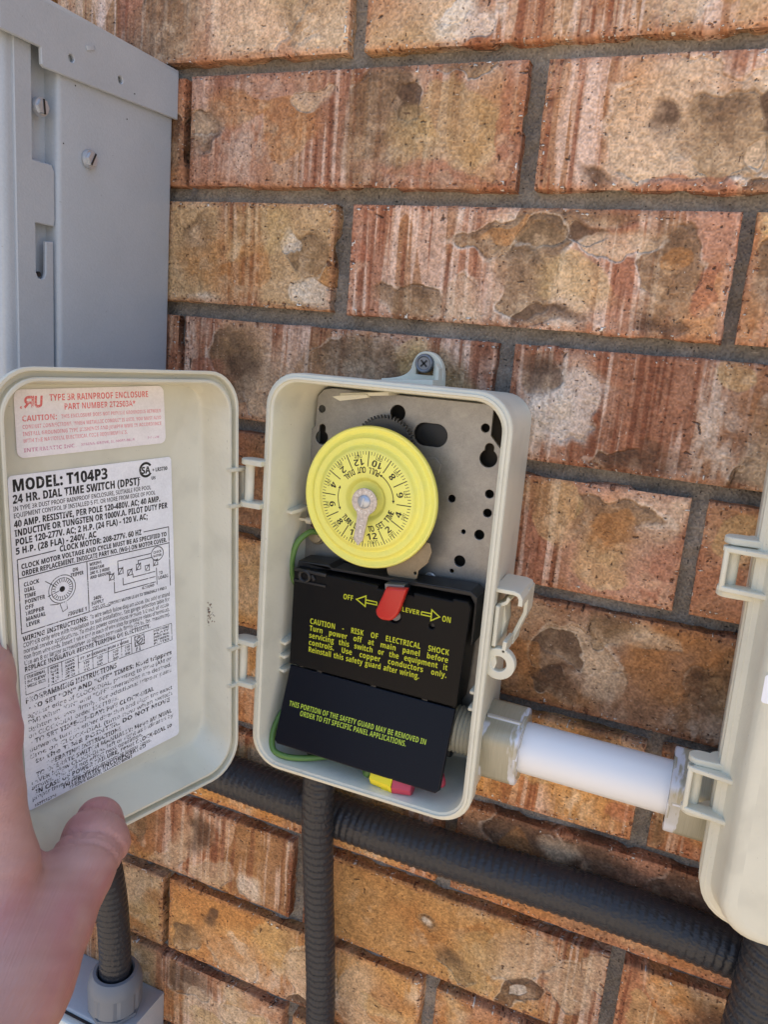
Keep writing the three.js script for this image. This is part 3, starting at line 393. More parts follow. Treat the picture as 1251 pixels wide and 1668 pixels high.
{ // specks of dried soil on the side wall of the lid
  const sp = []; for (let i = 0; i < 45; i++) { const x = -.139 + .022 * rnd() * rnd(), y = -1.95 + (rnd() + rnd() - 1) * .13, r = .003 + .007 * rnd() * rnd(); sp.push(new THREE.SphereGeometry(r, 6, 4).scale(.35, 1.2, 1).translate(x - .001, y, -.225 + (x + .14) * 4.1)); }
  tag(part('dirt', sp, std({ color: rgb(0.22, 0.15, 0.11), roughness: 0.95 }), lid), null, null, null, 'stuff');
}
// ---- the second box, its lid closed
const enc2 = thing('timer_enclosure', 'closed beige plastic box cut off by the right edge of the picture', 'electrical box', P(5.99, -5.0, 0)); enc2.rotation.z = 0.022;
boxBody(enc2); hingePair(enc2, .575, .955); hingePair(enc2, -.955, -.545); latch(enc2);
const lid2 = part('lid', lidShell(), M.beige, enc2); lid2.rotation.y = Math.PI; lid2.position.set(-.965 * U, 1.66 * U, .872 * U);
for (const g of lidLoops([[-1.022, -.77], [-2.555, -2.262]], .185)) part('lid_hinge', g, M.beige, lid2);
sticker('paper_label', [[.50, -1.60], [.13, -1.60], [.13, -1.42], [.50, -1.42]].map(([x, y]) => [-x, y]), canvasTex(128, 128, (x) => { x.fillStyle = 'rgb(236,238,244)'; x.fillRect(0, 0, 128, 128); }), .02, lid2, -.3465);
// ---------------------------------------------------------------- time switch inside the box
const galv = dataTex(512, 512, (u, v) => { const n = tfbm(u, v, 10, 4), g = tv(u, v, 200), s = tfbm(u, v, 40, 3); let k = 0.92 + 0.10 * (n - 0.5) + 0.06 * (g - 0.5) + 0.06 * (s - 0.5); return [172 * k, 170 * k, 166 * k]; }, true, 0.7);
const galvRough = dataTex(256, 256, (u, v) => { const n = 255 * (0.40 + 0.14 * tfbm(u, v, 12, 4)); return [n, n, n]; }, false, 0.7);
const M2 = {
  plate: std({ map: galv, roughnessMap: galvRough, roughness: 1, metalness: 0.72 }),
  brass: std({ color: rgb(0.50, 0.42, 0.30), metalness: 0.75, roughness: 0.4 }),
  gear: std({ color: rgb(0.10, 0.10, 0.10), metalness: 0.6, roughness: 0.45 }),
  red: std({ color: rgb(0.55, 0.025, 0.018), roughness: 0.3 }),
};
const sw = thing('time_switch', 'mechanical time switch with round yellow dial and black safety guard inside the open box', 'time switch', P(BOX.cx, BOX.cy, 0)); sw.rotation.z = BOX.a;
{
  const s = new THREE.Shape(); const o = [[-.70, 1.53], [-.78, 1.51], [-.835, 1.45], [-.842, 1.21], [-.865, 1.176], [-.937, 1.176], [-.934, 1.117], [-.885, 1.09], [-.871, 1.05], [-.868, .66], [-.935, .645], [-.94, .1], [-.93, -1.35], [.70, -1.35], [.80, -.6], [.80, 1.16], [.765, 1.20], [.675, 1.295], [.674, 1.53]]; o.forEach((p, i) => i ? s.lineTo(...p) : s.moveTo(...p)); s.closePath();
  const key = (x, y, r, y2, r2) => { const p = new THREE.Path(), dy = Math.sqrt(r * r - r2 * r2), a = Math.asin(dy / r); p.absarc(x, y, r, a, Math.PI - a, true); p.lineTo(x - r2, y2); p.absarc(x, y2, r2, Math.PI, 0, true); p.closePath(); return p; };
  const slot = new THREE.Path(); slot.absarc(.135, 1.243, .092, Math.PI / 2, Math.PI * 1.5, false); slot.absarc(.235, 1.243, .092, -Math.PI / 2, Math.PI / 2, false); slot.closePath();
  const holes = [circ(-.788, 1.35, .031), key(-.775, 1.112, .058, 1.195, .03), circ(-.107, 1.386, .065), slot, circ(.625, 1.348, .034), key(.674, 1.118, .07, 1.20, .036), circ(.41, .762, .031), circ(.712, .843, .034), circ(.712, .691, .034), circ(.533, .51, .018), circ(.665, .507, .04), circ(.527, .265, .046), circ(.469, .171, .017)];
  part('mounting_plate', poly(s, .03, .222, .004, holes, 14), M2.plate, sw);
  // punched edge stop, rivets
  part('pivot_plate', poly([[.17, 1.06], [.25, 1.07], [.30, 1.02], [.29, .95], [.22, .90], [.15, .92]], .014, .254, .003, [circ(.245, .99, .012)]), M2.plate, sw);
  part('guard_stud', [new THREE.TorusGeometry(.038, .012, 8, 24).translate(.30, .085, .275), cylZ(.026, .03, .05).translate(.30, .085, .265)], M.steel, sw);
  part('hole_shade_sheet', poly([[-.86, -1.3], [.83, -1.3], [.84, 1.2], [.80, 1.5], [-.80, 1.5], [-.86, 1.2]], .02, .10, .004), std({ color: rgb(0.03, 0.024, 0.018), roughness: 0.8 }), sw);  // dark sheet added behind the plate so its holes look shaded
  part('motor', rbox(.55, .5, .10, .03).translate(.2, 1.2, .15), M.black, sw);
  // gear behind the dial
  const gs = new THREE.Shape(), N = 56; for (let i = 0; i < N; i++) for (const [f, r] of [[0, .245], [.3, .245], [.5, .272], [.72, .272]]) { const a = (i + f) / N * Math.PI * 2, x = -.165 + r * Math.cos(a), y = 1.10 + r * Math.sin(a); (i + f) ? gs.lineTo(x, y) : gs.moveTo(x, y); } gs.closePath();
  part('gear', [poly(gs, .03, .32, .003), cylZ(.19, .19, .012, 32).translate(-.165, 1.10, .356), cylZ(.05, .05, .15, 16).translate(-.165, 1.10, .30)], M2.gear, sw);
  part('ground_screw', [cylZ(.06, .075, .035, 24).translate(-.76, .27, .275), new THREE.BoxGeometry(.12, .016, .02).rotateZ(.6).translate(-.76, .27, .292)], M2.brass, sw);
}
// ---- yellow dial
const DC = [-.185, .72], DR = .572, dialTex = canvasTex(1536, 1536, (x, w) => {
  x.fillStyle = 'rgb(252,246,126)'; x.fillRect(0, 0, w, w); const R = w / 2; x.translate(R, R); x.fillStyle = x.strokeStyle = 'rgb(28,26,14)'; x.lineCap = 'butt';
  const at = (deg, r) => [R * r * Math.cos(deg * Math.PI / 180), -R * r * Math.sin(deg * Math.PI / 180)];
  const tick = (deg, r0, r1, lw) => { x.lineWidth = lw; x.beginPath(); x.moveTo(...at(deg, r0)); x.lineTo(...at(deg, r1)); x.stroke(); };
  for (let i = 0; i < 96; i++) { const deg = i * 3.75; if (i % 8 === 0) tick(deg, .46, .668, 10); else tick(deg, i % 4 === 0 ? .598 : .618, .664, i % 4 === 0 ? 10 : 6); }
  const word = (str, deg, r, size, k, bold = true) => { const [px, py] = at(deg, r); x.save(); x.translate(px, py); x.rotate((-90 - deg) * Math.PI / 180); x.scale(k, 1); x.font = (bold ? 'bold ' : '') + size + 'px sans-serif'; x.textAlign = 'center'; x.textBaseline = 'middle'; x.fillText(str, 0, 0); x.restore(); };
  [['12', 'noon', -75], ['2', 'pm', -45], ['4', 'pm', -15], ['6', 'pm', 15], ['8', 'pm', 45], ['10', 'pm', 75], ['12', 'nite', 105], ['2', 'am', 135], ['4', 'am', 165], ['6', 'am', 195], ['8', 'am', 225], ['10', 'am', 255]].forEach(([n, t, d]) => { word(n, d, .518, 96, 1.2); word(t, d, .588, 62, .85, false); });
  const arcText = (str, mid, r, size, step) => { const n = str.length; for (let i = 0; i < n; i++) word(str[i], mid + (i - (n - 1) / 2) * step, r, size, .7); };
  arcText('PULL OUT DIAL', 103, .412, 90, 6.0); arcText('TURN DIAL TO SET TIME', -77, .412, 90, 6.0);
  const arc = (a, b) => { x.lineWidth = 9; x.beginPath(); for (let i = 0; i <= 40; i++) { const p = at(a + (b - a) * i / 40, .415); i ? x.lineTo(...p) : x.moveTo(...p); } x.stroke(); for (const [d, s] of [[a, 1], [b, -1]]) { const dd = Math.sign(b - a) * s; x.beginPath(); x.moveTo(...at(d - dd * 1.5, .415)); x.lineTo(...at(d + dd * 4.5, .395)); x.lineTo(...at(d + dd * 4.5, .435)); x.closePath(); x.fill(); } };
  arc(63, 2); arc(161, 207);
  x.setTransform(1, 0, 0, 1, 0, 0); const im = x.getImageData(0, 0, w, w), d = im.data; for (let j = 0; j < w; j++) for (let i = 0; i < w; i++) { const q = (j * w + i) * 4, rr2 = Math.hypot(i - R, j - R) / R, f = 0.5 * sm(0.45, 0.75, fbm(i / 90, j / 90, 3)) * (rr2 > .68 ? 1 : .25), g = 1 + 0.05 * (vn(i / 3, j / 3) - 0.5); d[q] = Math.min(255, (d[q] + (238 - d[q]) * f * .35) * g); d[q + 1] = Math.min(255, (d[q + 1] + (242 - d[q + 1]) * f * .35) * g); d[q + 2] = Math.min(255, (d[q + 2] + (150 - d[q + 2]) * f * .35) * g); } x.putImageData(im, 0, 0);
});
{
  const pr = [[.06, .560], [.20, .558], [.25, .562], [.275, .578], [.295, .595], [.315, .602], [.66, .592], [.695, .586], [.715, .570], [.735, .552], [.755, .547], [.80, .556], [.835, .554], [.855, .540], [.875, .522], [.90, .515], [.925, .520], [.96, .534], [.985, .532], [1.0, .518], [.998, .500], [.985, .492], [.93, .50], [.86, .515], [.7, .54], [.3, .54], [.06, .52]];
  const g = new THREE.LatheGeometry(pr.map(([r, z]) => new THREE.Vector2(r * DR, z)), 96); g.rotateX(Math.PI / 2); planarUV(g, -DR, -DR, DR, DR);
  const n = norm(toCreasedNormals(g, 0.7)); T(n, DC[0], DC[1], 0);
  const dial = part('dial', n, std({ map: dialTex, roughness: 0.5 }), sw); tag(dial, 'round yellow clock dial with black hour marks');
  const hs = new THREE.Shape(); for (let i = 0; i < 6; i++) { const a = i * Math.PI / 3 + .2; i ? hs.lineTo(.082 * Math.cos(a), .082 * Math.sin(a)) : hs.moveTo(.082 * Math.cos(a), .082 * Math.sin(a)); } hs.closePath();
  part('shaft_nut', [poly(hs, .07, .582, .008).translate(DC[0] + .02, DC[1], 0), cylZ(.05, .05, .4, 20).translate(DC[0] + .01, DC[1], .4)], M.darkSteel, dial);
  const s = new THREE.Shape(), px = -.155, py = .722; s.absarc(px, py, .106, -1.08, Math.PI + .98, false); s.lineTo(px - .052, .60); s.lineTo(px - .070, .415); s.lineTo(px - .028, .368); s.lineTo(px + .010, .415); s.lineTo(px + .040, .61); s.closePath();
  const pt = canvasTex(256, 512, (x, w, h) => { x.fillStyle = 'rgb(206,196,186)'; x.fillRect(0, 0, w, h); x.fillStyle = 'rgb(236,232,226)'; x.textAlign = 'center'; x.textBaseline = 'middle'; x.font = 'bold 34px sans-serif'; const cx = 128, cy = 128; const put = (str, a0, st) => [...str].forEach((c, i) => { const a = a0 + i * st; x.save(); x.translate(cx + 84 * Math.cos(a), cy - 84 * Math.sin(a)); x.rotate(Math.PI / 2 - a); x.fillText(c, 0, 0); x.restore(); }); put('DO NOT', 2.5, -.36); put('MOVE', -2.2, .42); [...'TIME'].forEach((c, i) => { x.save(); x.translate(118 - i * 3, 280 + i * 46); x.rotate(Math.PI / 2); x.fillText(c, 0, 0); x.restore(); });
    const im = x.getImageData(0, 0, w, h), d = im.data; for (let i = 0; i < w * h; i++) { const k = 0.84 + 0.3 * fbm((i % w) / 14, Math.floor(i / w) / 14, 4); for (let c = 0; c < 3; c++) d[i * 4 + c] = Math.min(255, d[i * 4 + c] * k); } x.putImageData(im, 0, 0); });
  const pg = poly(s, .018, .672, .004); planarUV(pg, px - .115, py - .37, px + .115, py + .12);
  const pnt = part('time_pointer', pg, std({ map: pt, metalness: 0.45, roughness: 0.45 }), dial);
  part('pointer_screw', [new THREE.SphereGeometry(.055, 24, 12, 0, Math.PI * 2, 0, Math.PI / 2).rotateX(Math.PI / 2).scale(1, 1, .55).translate(px, py, .688), new THREE.BoxGeometry(.075, .012, .01).rotateZ(1.3).translate(px, py, .716)], M.steel, pnt);
}
// ---- trip lever
{
  const lv = part('trip_lever', poly([[-.02, .20], [.0, .12], [.045, .075], [.215, .095], [.255, .125], [.262, .19], [.335, .27], [.36, .36], [.335, .43], [.20, .45], [.05, .30]], .02, .455, .004, [circ(.235, .165, .012)]), std({ map: galv, color: rgb(0.78, 0.66, 0.48), metalness: 0.7, roughness: 0.45 }), sw);
  part('lever_arm', [poly([[.045, .082], [.212, .10], [.208, .03], [.22, -.02], [.06, -.03]], .16, .47, .004).rotateX(0), ], M.darkSteel, lv);
  const s = new THREE.Shape(); s.moveTo(.072, .066); s.lineTo(.248, .088); s.lineTo(.205, -.08); s.quadraticCurveTo(.18, -.18, .12, -.20); s.lineTo(.07, -.205); s.quadraticCurveTo(.0, -.195, .002, -.13); s.closePath();
  const g = new THREE.ExtrudeGeometry(s, { depth: .03, bevelEnabled: true, bevelSize: .022, bevelThickness: .022, bevelOffset: -.022, bevelSegments: 4, curveSegments: 12 });
  const h = part('lever_handle', toCreasedNormals(T(g, 0, 0, .625), 0.8), M2.red, lv);
}
// ---- black safety guard, upper and lower leaf
const YEL = 'rgb(196,202,52)';
const guardTex = (w, h, draw) => canvasTex(w, h, (x) => { x.fillStyle = 'rgb(17,17,18)'; x.fillRect(0, 0, w, h); const r2 = (i) => { const v = Math.sin(i * 127.1) * 43758.5; return v - Math.floor(v); }; for (let i = 0; i < 60; i++) { x.strokeStyle = 'rgba(70,72,78,0.25)'; x.lineWidth = 1 + r2(i); x.beginPath(); const a = r2(i + 99) * w, b = r2(i + 199) * h; x.moveTo(a, b); x.lineTo(a + (r2(i + 7) - .5) * 40, b + (r2(i + 17) - .5) * 60); x.stroke(); } x.fillStyle = x.strokeStyle = YEL; draw(x); });
const guardHole = (x, y, r) => circ(x, y, r);
{
  // upper leaf: x -.785 .. .75, y -.80 .. .055
  const X0 = -.785, X1 = .75, Y0g = -.80, Y1g = .06, W = 1536, H = 860, px = (x) => (x - X0) / (X1 - X0) * W, py = (y) => (Y1g - y) / (Y1g - Y0g) * H;
  const tex = guardTex(W, H, (x) => {
    line(x, 'OFF', px(-.32), py(-.125), 62, { w: 92 }); line(x, 'LEVER', px(.195), py(-.125), 54, { w: 150 }); line(x, 'ON', px(.53), py(-.135), 66, { w: 76 }); line(x, '-', px(.15), py(-.12), 54, { w: 26 });
    x.lineWidth = 10; x.lineJoin = 'miter'; const arrow = (a, b, y, dir) => { const h0 = 18, h1 = 44, m = a + (b - a) * .45; x.beginPath(); x.moveTo(px(a), py(y)); x.lineTo(px(m), py(y) - h1); x.lineTo(px(m), py(y) + h1); x.closePath(); x.stroke(); x.beginPath(); x.moveTo(px(m), py(y) - 12); x.lineTo(px(b), py(y) - 12); x.moveTo(px(m), py(y) + 12); x.lineTo(px(b), py(y) + 12); x.lineTo(px(b), py(y) - 12); x.stroke(); };
    arrow(-.20, -.02, -.105); arrow(.51, .36, -.105);
    const L = px(-.61), Rr = px(.615) - L; const J = (str, y, o = {}) => { x.font = 'bold 66px sans-serif'; const ws = str.split(' '), tot = ws.reduce((s, t) => s + x.measureText(t).width, 0), k = o.k || .86, gap = o.loose ? 20 : (Rr - tot * k) / (ws.length - 1); let cx = L; for (const t of ws) { x.save(); x.translate(cx, y); x.scale(k, 1); x.textAlign = 'left'; x.fillText(t, 0, 0); x.restore(); cx += x.measureText(t).width * k + gap; } };
    J('CAUTION - RISK OF ELECTRICAL SHOCK', py(-.40), { k: .81 }); J('Turn power off at main panel before', py(-.463)); J('servicing this switch or the equipment it', py(-.526), { k: .82 }); J('controls. Use copper conductors only.', py(-.589)); J('Reinstall this safety guard after wiring.', py(-.652), { loose: true, k: .78 });
  });
  const s = new THREE.Shape(); [[X0, Y0g], [.715, Y0g - .018], [.75, .02], [.72, .062], [.60, .062], [.60, .045], [.28, .045], [.28, .02], [-.02, .02], [-.02, .045], [-.5, .048], [-.5, .06], [X0 + .03, .06], [X0, .03]].forEach((p, i) => i ? s.lineTo(...p) : s.moveTo(...p)); s.closePath();
  const g = poly(s, .30, .30, .012, [circ(.452, -.193, .022), circ(.137, -.18, .052)]); planarUV(g, X0, Y0g, X1, Y1g);
  const gm = new THREE.MeshPhysicalMaterial({ map: tex, roughness: 0.42, specularIntensity: 0.35 });
  const up = part('safety_guard', g, gm, sw); tag(up, 'upper black plastic guard with yellow caution print');
  part('guard_rim', [poly([[-.80, .02], [-.78, .10], [-.50, .115], [-.46, .085], [.60, .13], [.72, .13], [.78, .09], [.775, -.30], [.755, -.30], [.755, .03], [.72, .085], [-.5, .07]], .24, .30, .01)], M.black, up);
  part('corner_clip', [new THREE.TorusGeometry(.045, .016, 8, 24).translate(-.68, .0, .605), rbox(.30, .03, .03, .01).translate(-.63, .045, .60), rbox(.30, .02, .03, .008).translate(-.63, -.05, .60), rbox(.03, .05, .03, .01).rotateZ(.6).translate(-.60, .0, .60)], M.black, up);
  part('guard_screw', [cylZ(.044, .044, .03).translate(.137, -.18, .56), new THREE.BoxGeometry(.06, .012, .012).rotateZ(.5).translate(.137, -.18, .578)], M.darkSteel, up);
  part('slot_insert', rbox(.05, .036, .05, .008).translate(.452, -.193, .55), M.black, up);
  // lower leaf, swung towards the camera
  const w2 = 1.485, h2 = .668, W2 = 1536, H2 = 690;
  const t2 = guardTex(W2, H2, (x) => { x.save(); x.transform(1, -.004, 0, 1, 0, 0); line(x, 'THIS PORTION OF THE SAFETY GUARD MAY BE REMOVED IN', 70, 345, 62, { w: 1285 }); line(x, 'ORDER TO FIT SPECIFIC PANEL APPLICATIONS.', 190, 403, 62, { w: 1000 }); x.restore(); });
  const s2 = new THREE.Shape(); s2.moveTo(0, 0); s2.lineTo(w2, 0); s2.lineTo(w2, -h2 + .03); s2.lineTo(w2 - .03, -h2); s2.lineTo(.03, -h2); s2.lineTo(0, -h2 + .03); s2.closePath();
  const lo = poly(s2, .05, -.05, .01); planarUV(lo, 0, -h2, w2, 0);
  const lower = part('guard_flap', lo, new THREE.MeshPhysicalMaterial({ map: t2, color: rgb(.8, 1.0, 1.7), roughness: 0.36, specularIntensity: 0.4 }), up); lower.position.set(-.775 * U, -.81 * U, .597 * U); lower.rotation.set(-Math.atan2(.21, .635), 0, -.012);  // bluish tint paints in the sky reflected on the tilted flap
  for (const [x, y] of [[-.50, -.808], [0, -.813], [.45, -.818]]) part('flap_bridge', rbox(.05, .03, .03, .006).translate(x, y, .578), M.black, up);
  part('terminal_block', rbox(1.4, .55, .22, .03).translate(-.02, -1.05, .38), M.black, up);
}
// ---------------------------------------------------------------- wires inside the box
const inBox = (name, label, cat) => { const o = thing(name, label, cat, P(BOX.cx, BOX.cy, 0)); o.rotation.z = BOX.a; return o; };
{
  const green = std({ color: rgb(0.13, 0.25, 0.06), roughness: 0.45 });
  const w = inBox('ground_wire', 'green insulated wire looping down the left side of the open box', 'wire');
  part('insulation', tube([[-.72, .31, .31], [-.77, .315, .36], [-.84, .24, .44], [-.875, .10, .47], [-.875, -.06, .46], [-.82, -.22, .40], [-.74, -.5, .33], [-.72, -.85, .33], [-.76, -1.12, .42], [-.85, -1.30, .58], [-.855, -1.44, .70], [-.80, -1.535, .77], [-.68, -1.555, .78], [-.5, -1.54, .74], [-.3, -1.52, .62], [-.1, -1.50, .5]], .026, 160, 12), green, w);
  part('ring_terminal', [new THREE.TorusGeometry(.07, .016, 6, 20).scale(1, 1, .5).translate(-.76, .27, .262), cyl(.026, .026, .1, 12).rotateZ(.9).translate(-.74, .31, .30)], M2.brass, w);
  const w2 = inBox('wire_nut', 'yellow twist-on wire connector lying under the black guard', 'wire connector');
  part('cap', [T(cylX(.095, .078, .17, 6), .20, -1.50, .735), T(cylX(.104, .098, .03, 6), .295, -1.505, .735), rbox(.08, .03, .05, .005).translate(.25, -1.588, .76)], std({ color: rgb(0.85, 0.72, 0.02), roughness: 0.4 }), w2);
  part('wire_end', [tube([[.16, -1.49, .70], [.11, -1.47, .70], [.07, -1.50, .70], [.05, -1.54, .70], [.02, -1.53, .66], [.0, -1.46, .6]], .032, 24, 10)], green, w2);
  const w3 = inBox('wire_nut', 'red twist-on wire connector tucked right of the yellow one', 'wire connector');
  part('cap', [T(cylX(.065, .09, .15, 8), .39, -1.515, .735), rbox(.10, .025, .06, .005).translate(.39, -1.58, .73)], std({ color: rgb(0.48, 0.05, 0.09), roughness: 0.4 }), w3);
  const w4 = inBox('wire', 'red wire bulging out right of the lower black guard', 'wire');
  part('insulation', tube([[.55, -1.25, .45], [.63, -1.36, .62], [.685, -1.42, .70], [.66, -1.46, .64], [.5, -1.48, .52]], .036, 30, 10), std({ color: rgb(0.45, 0.05, 0.08), roughness: 0.4 }), w4);
  const w5 = inBox('cable_tie', 'small white cable tie stub left of the dial', 'cable tie');
  part('tie_head', [T(cylX(.03, .03, .05, 12), -.79, .41, .36), rbox(.12, .025, .03, .006).translate(-.87, .415, .37)], M.beigeDull, w5);
  part('tie_wire', tube([[-.79, .40, .33], [-.75, .37, .35], [-.70, .35, .33]], .022, 12, 8), std({ color: rgb(0.05, 0.012, 0.02), roughness: 0.5 }), w5);
}
// ---------------------------------------------------------------- conduits and fittings
const PZ = .42, PY = -6.085;
{
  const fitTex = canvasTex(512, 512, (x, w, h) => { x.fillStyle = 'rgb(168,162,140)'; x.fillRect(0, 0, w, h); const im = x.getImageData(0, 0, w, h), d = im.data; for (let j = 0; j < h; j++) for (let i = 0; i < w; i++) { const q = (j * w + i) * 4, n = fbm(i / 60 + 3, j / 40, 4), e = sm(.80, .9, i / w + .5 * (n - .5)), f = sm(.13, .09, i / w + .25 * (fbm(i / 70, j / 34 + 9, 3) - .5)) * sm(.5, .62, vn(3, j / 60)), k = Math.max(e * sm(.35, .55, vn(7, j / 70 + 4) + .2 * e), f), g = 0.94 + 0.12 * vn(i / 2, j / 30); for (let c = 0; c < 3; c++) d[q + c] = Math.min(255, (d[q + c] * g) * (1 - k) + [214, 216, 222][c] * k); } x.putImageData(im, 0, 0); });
  const fm = std({ map: fitTex, roughness: 0.28 });
  const o = thing('pvc_conduit', 'short white plastic pipe with grey threaded fittings joining the two beige boxes', 'pipe', P(0, 0, 0));
  const pipe = new THREE.CylinderGeometry(.198, .198, 1.55, 40, 30).rotateZ(-Math.PI / 2); part('pipe', T(pipe, 4.28, PY, PZ), M.white, o);
  const fit = (x0, x1, collar) => { // octagonal adapter body running from x0 to x1 (x1 is the pipe end)
    const s = new THREE.Shape(); const pts = rr(.245, .245, .10, 4); pts.forEach((p, i) => i ? s.lineTo(...p) : s.moveTo(...p)); s.closePath(); s.holes.push(circ(0, 0, .2));
    const L = Math.abs(x1 - x0), g = new THREE.ExtrudeGeometry(s, { depth: L - .03, bevelEnabled: true, bevelSize: .015, bevelThickness: .015, bevelOffset: -.015, bevelSegments: 2 }); g.rotateY(Math.PI / 2); const c = toCreasedNormals(g, .6);
    const p = c.attributes.position, u = new Float32Array(p.count * 2); for (let i = 0; i < p.count; i++) { u[2 * i] = x1 > x0 ? p.getX(i) / L : 1 - p.getX(i) / L; u[2 * i + 1] = (Math.atan2(p.getY(i), p.getZ(i)) / Math.PI + 1) * 0.5; } c.setAttribute('uv', new THREE.BufferAttribute(u, 2));
    return T(c, Math.min(x0, x1) + .015, 0, 0).rotateX(.25).translate(0, PY, PZ);
  };
  const f1 = part('fitting', fit(3.375, 3.69), fm, o);
  part('ridge', [rbox(.27, .03, .03, .008).translate(3.53, PY + .235, PZ + .10), T(cylX(.255, .255, .03, 40), 3.68, PY, PZ)], fm, f1);
  const th = []; for (let i = 0; i < 8; i++) th.push(T(cylX(.168, .192, .022, 32), 3.10 + i * .034, PY, PZ), T(cylX(.192, .168, .012, 32), 3.117 + i * .034, PY, PZ)); part('thread', mergeGeometries(th.map(norm)), std({ color: rgb(0.42, 0.40, 0.31), roughness: 0.45 }), f1);
  const f2 = part('fitting', fit(5.10, 4.78), fm, o);
  part('ridge', [rbox(.27, .03, .03, .008).translate(4.94, PY + .02, PZ + .25), T(cylX(.252, .252, .02, 40), 4.79, PY, PZ)], fm, f2);
}
const condBump = dataTex(256, 256, (u, v) => { const n = 255 * tfbm(u, v, 40, 3); return [n, n, n]; }, false, 1);
const condMat = new THREE.MeshPhysicalMaterial({ color: rgb(0.030, 0.032, 0.038), roughness: 0.3, specularIntensity: 0.7, bumpMap: condBump, bumpScale: 0.0004 });
function conduit(name, label, pts, r, pitch, depth, parent) {      // spiral-wound flexible conduit
  const c = new THREE.CatmullRomCurve3(pts.map((p) => new THREE.Vector3(...p))), L = c.getLength(), n = Math.ceil(L / (pitch / 6)), R = 20, fr = c.computeFrenetFrames(n, false), pos = [], uv = [], idx = [], s = rnd() * 50;
  for (let i = 0; i <= n; i++) { const p = c.getPointAt(i / n), d = i / n * L; for (let k = 0; k <= R; k++) { const a = k / R * Math.PI * 2, ph = (d / pitch + k / R) % 1, bump = depth * (Math.sqrt(Math.max(0, Math.sin(Math.PI * ph))) - 0.6) * (0.75 + 0.5 * vn(d / pitch * 0.7 + s, k * 0.3)) + 0.004 * (vn(d * 6 + s, k * 0.8) - 0.5), q = (r + bump); const v = new THREE.Vector3().addScaledVector(fr.normals[i], Math.cos(a) * q).addScaledVector(fr.binormals[i], Math.sin(a) * q).add(p); pos.push(v.x, v.y, v.z); uv.push(d, k / R * 2); } }
  for (let i = 0; i < n; i++) for (let k = 0; k < R; k++) { const a = i * (R + 1) + k, b = a + R + 1; idx.push(a, a + 1, b + 1, a, b + 1, b); }
  const g = new THREE.BufferGeometry(); g.setAttribute('position', new THREE.Float32BufferAttribute(pos, 3)); g.setAttribute('uv', new THREE.Float32BufferAttribute(uv, 2)); g.setIndex(idx); g.computeVertexNormals();
  const m = part(name, g, condMat, parent || scene); if (!parent) { m.position.set(0, Y0, 0); tag(m, label, 'conduit'); } return m;
}
conduit('flexible_conduit', 'dark grey flexible conduit running level along the wall below the boxes', [[-.95, -5.2, .24], [-.9, -6.2, .23], [-.75, -6.95, .22], [-.2, -7.27, .22], [.6, -7.34, .215], [1.6, -7.37, .21], [2.6, -7.40, .21], [3.6, -7.385, .21], [4.5, -7.36, .21], [5.2, -7.38, .21], [5.9, -7.42, .22], [7.2, -7.4, .22]], .192, .066, .016);
conduit('flexible_conduit', 'dark grey flexible conduit dropping straight down from the open timer box', [[1.985, -6.5, .52], [1.985, -7.2, .50], [2.0, -8.2, .36], [2.045, -9.4, .235], [2.09, -10.6, .22], [2.12, -12.2, .22], [2.12, -14, .22]], .138, .078, .018);
conduit('flexible_conduit', 'dark grey flexible conduit dropping from the box at the right edge', [[5.64, -6.55, .52], [5.63, -7.2, .54], [5.60, -7.9, .56], [5.54, -8.8, .58], [5.46, -10, .58], [5.4, -12, .5]], .185, .085, .022);
conduit('flexible_conduit', 'grey flexible conduit rising from the small box behind the wrist', [[-.34, -10.35, .41], [-.36, -9.6, .41], [-.42, -8.8, .46], [-.55, -8.0, .58], [-.68, -7.0, .68], [-.72, -6.0, .72], [-.72, -4.9, .72]], .165, .07, .012);
// ---------------------------------------------------------------- grey junction box, lower left, with its compression fitting
{
  const paint = std({ color: rgb(0.40, 0.43, 0.47), roughness: 0.5, bumpMap: plasticBump, bumpScale: 0.0002 });
  const o = thing('junction_box', 'small grey box low on the wall behind the wrist', 'electrical box', P(-.75, -10.48, 0));
  part('case', rbox(1.52, 2.6, .66, .02).translate(0, -1.3, .33), paint, o);
  part('cover', rbox(1.56, 2.62, .10, .03).translate(-.01, -1.345, .735), std({ color: rgb(0.62, 0.68, 0.66), roughness: 0.4 }), o);
  part('gasket', rbox(1.42, 2.5, .05, .01).translate(0, -1.29, .672), M.black, o);
  const f = thing('conduit_connector', 'grey plastic compression fitting standing on the small grey box', 'fitting', P(-.34, -10.48, .41));
  const pl = std({ color: rgb(0.16, 0.18, 0.21), roughness: 0.45 });
  const s = new THREE.Shape(); for (let i = 0; i < 48; i++) { const a = i / 48 * Math.PI * 2, r = .285 + (i % 6 < 1 ? -.012 : .0); i ? s.lineTo(r * Math.cos(a), r * Math.sin(a)) : s.moveTo(r * Math.cos(a), r * Math.sin(a)); } s.closePath();
  part('nut', toCreasedNormals(new THREE.ExtrudeGeometry(s, { depth: .24, bevelEnabled: false }).rotateX(-Math.PI / 2).translate(0, .09, 0), .4), pl, f);
  part('collar', toCreasedNormals(new THREE.LatheGeometry([[.18, .30], [.185, .47], [.20, .49], [.235, .485], [.275, .42], [.288, .33], [.288, .32]].map(([a, b]) => new THREE.Vector2(a, b)), 48), .5), pl, f);
  part('base', toCreasedNormals(new THREE.LatheGeometry([[0, .0], [.275, .0], [.285, .02], [.275, .05], [.255, .055], [.255, .10], [.25, .1]].map(([a, b]) => new THREE.Vector2(a, b)), 8), .3), pl, f);
}
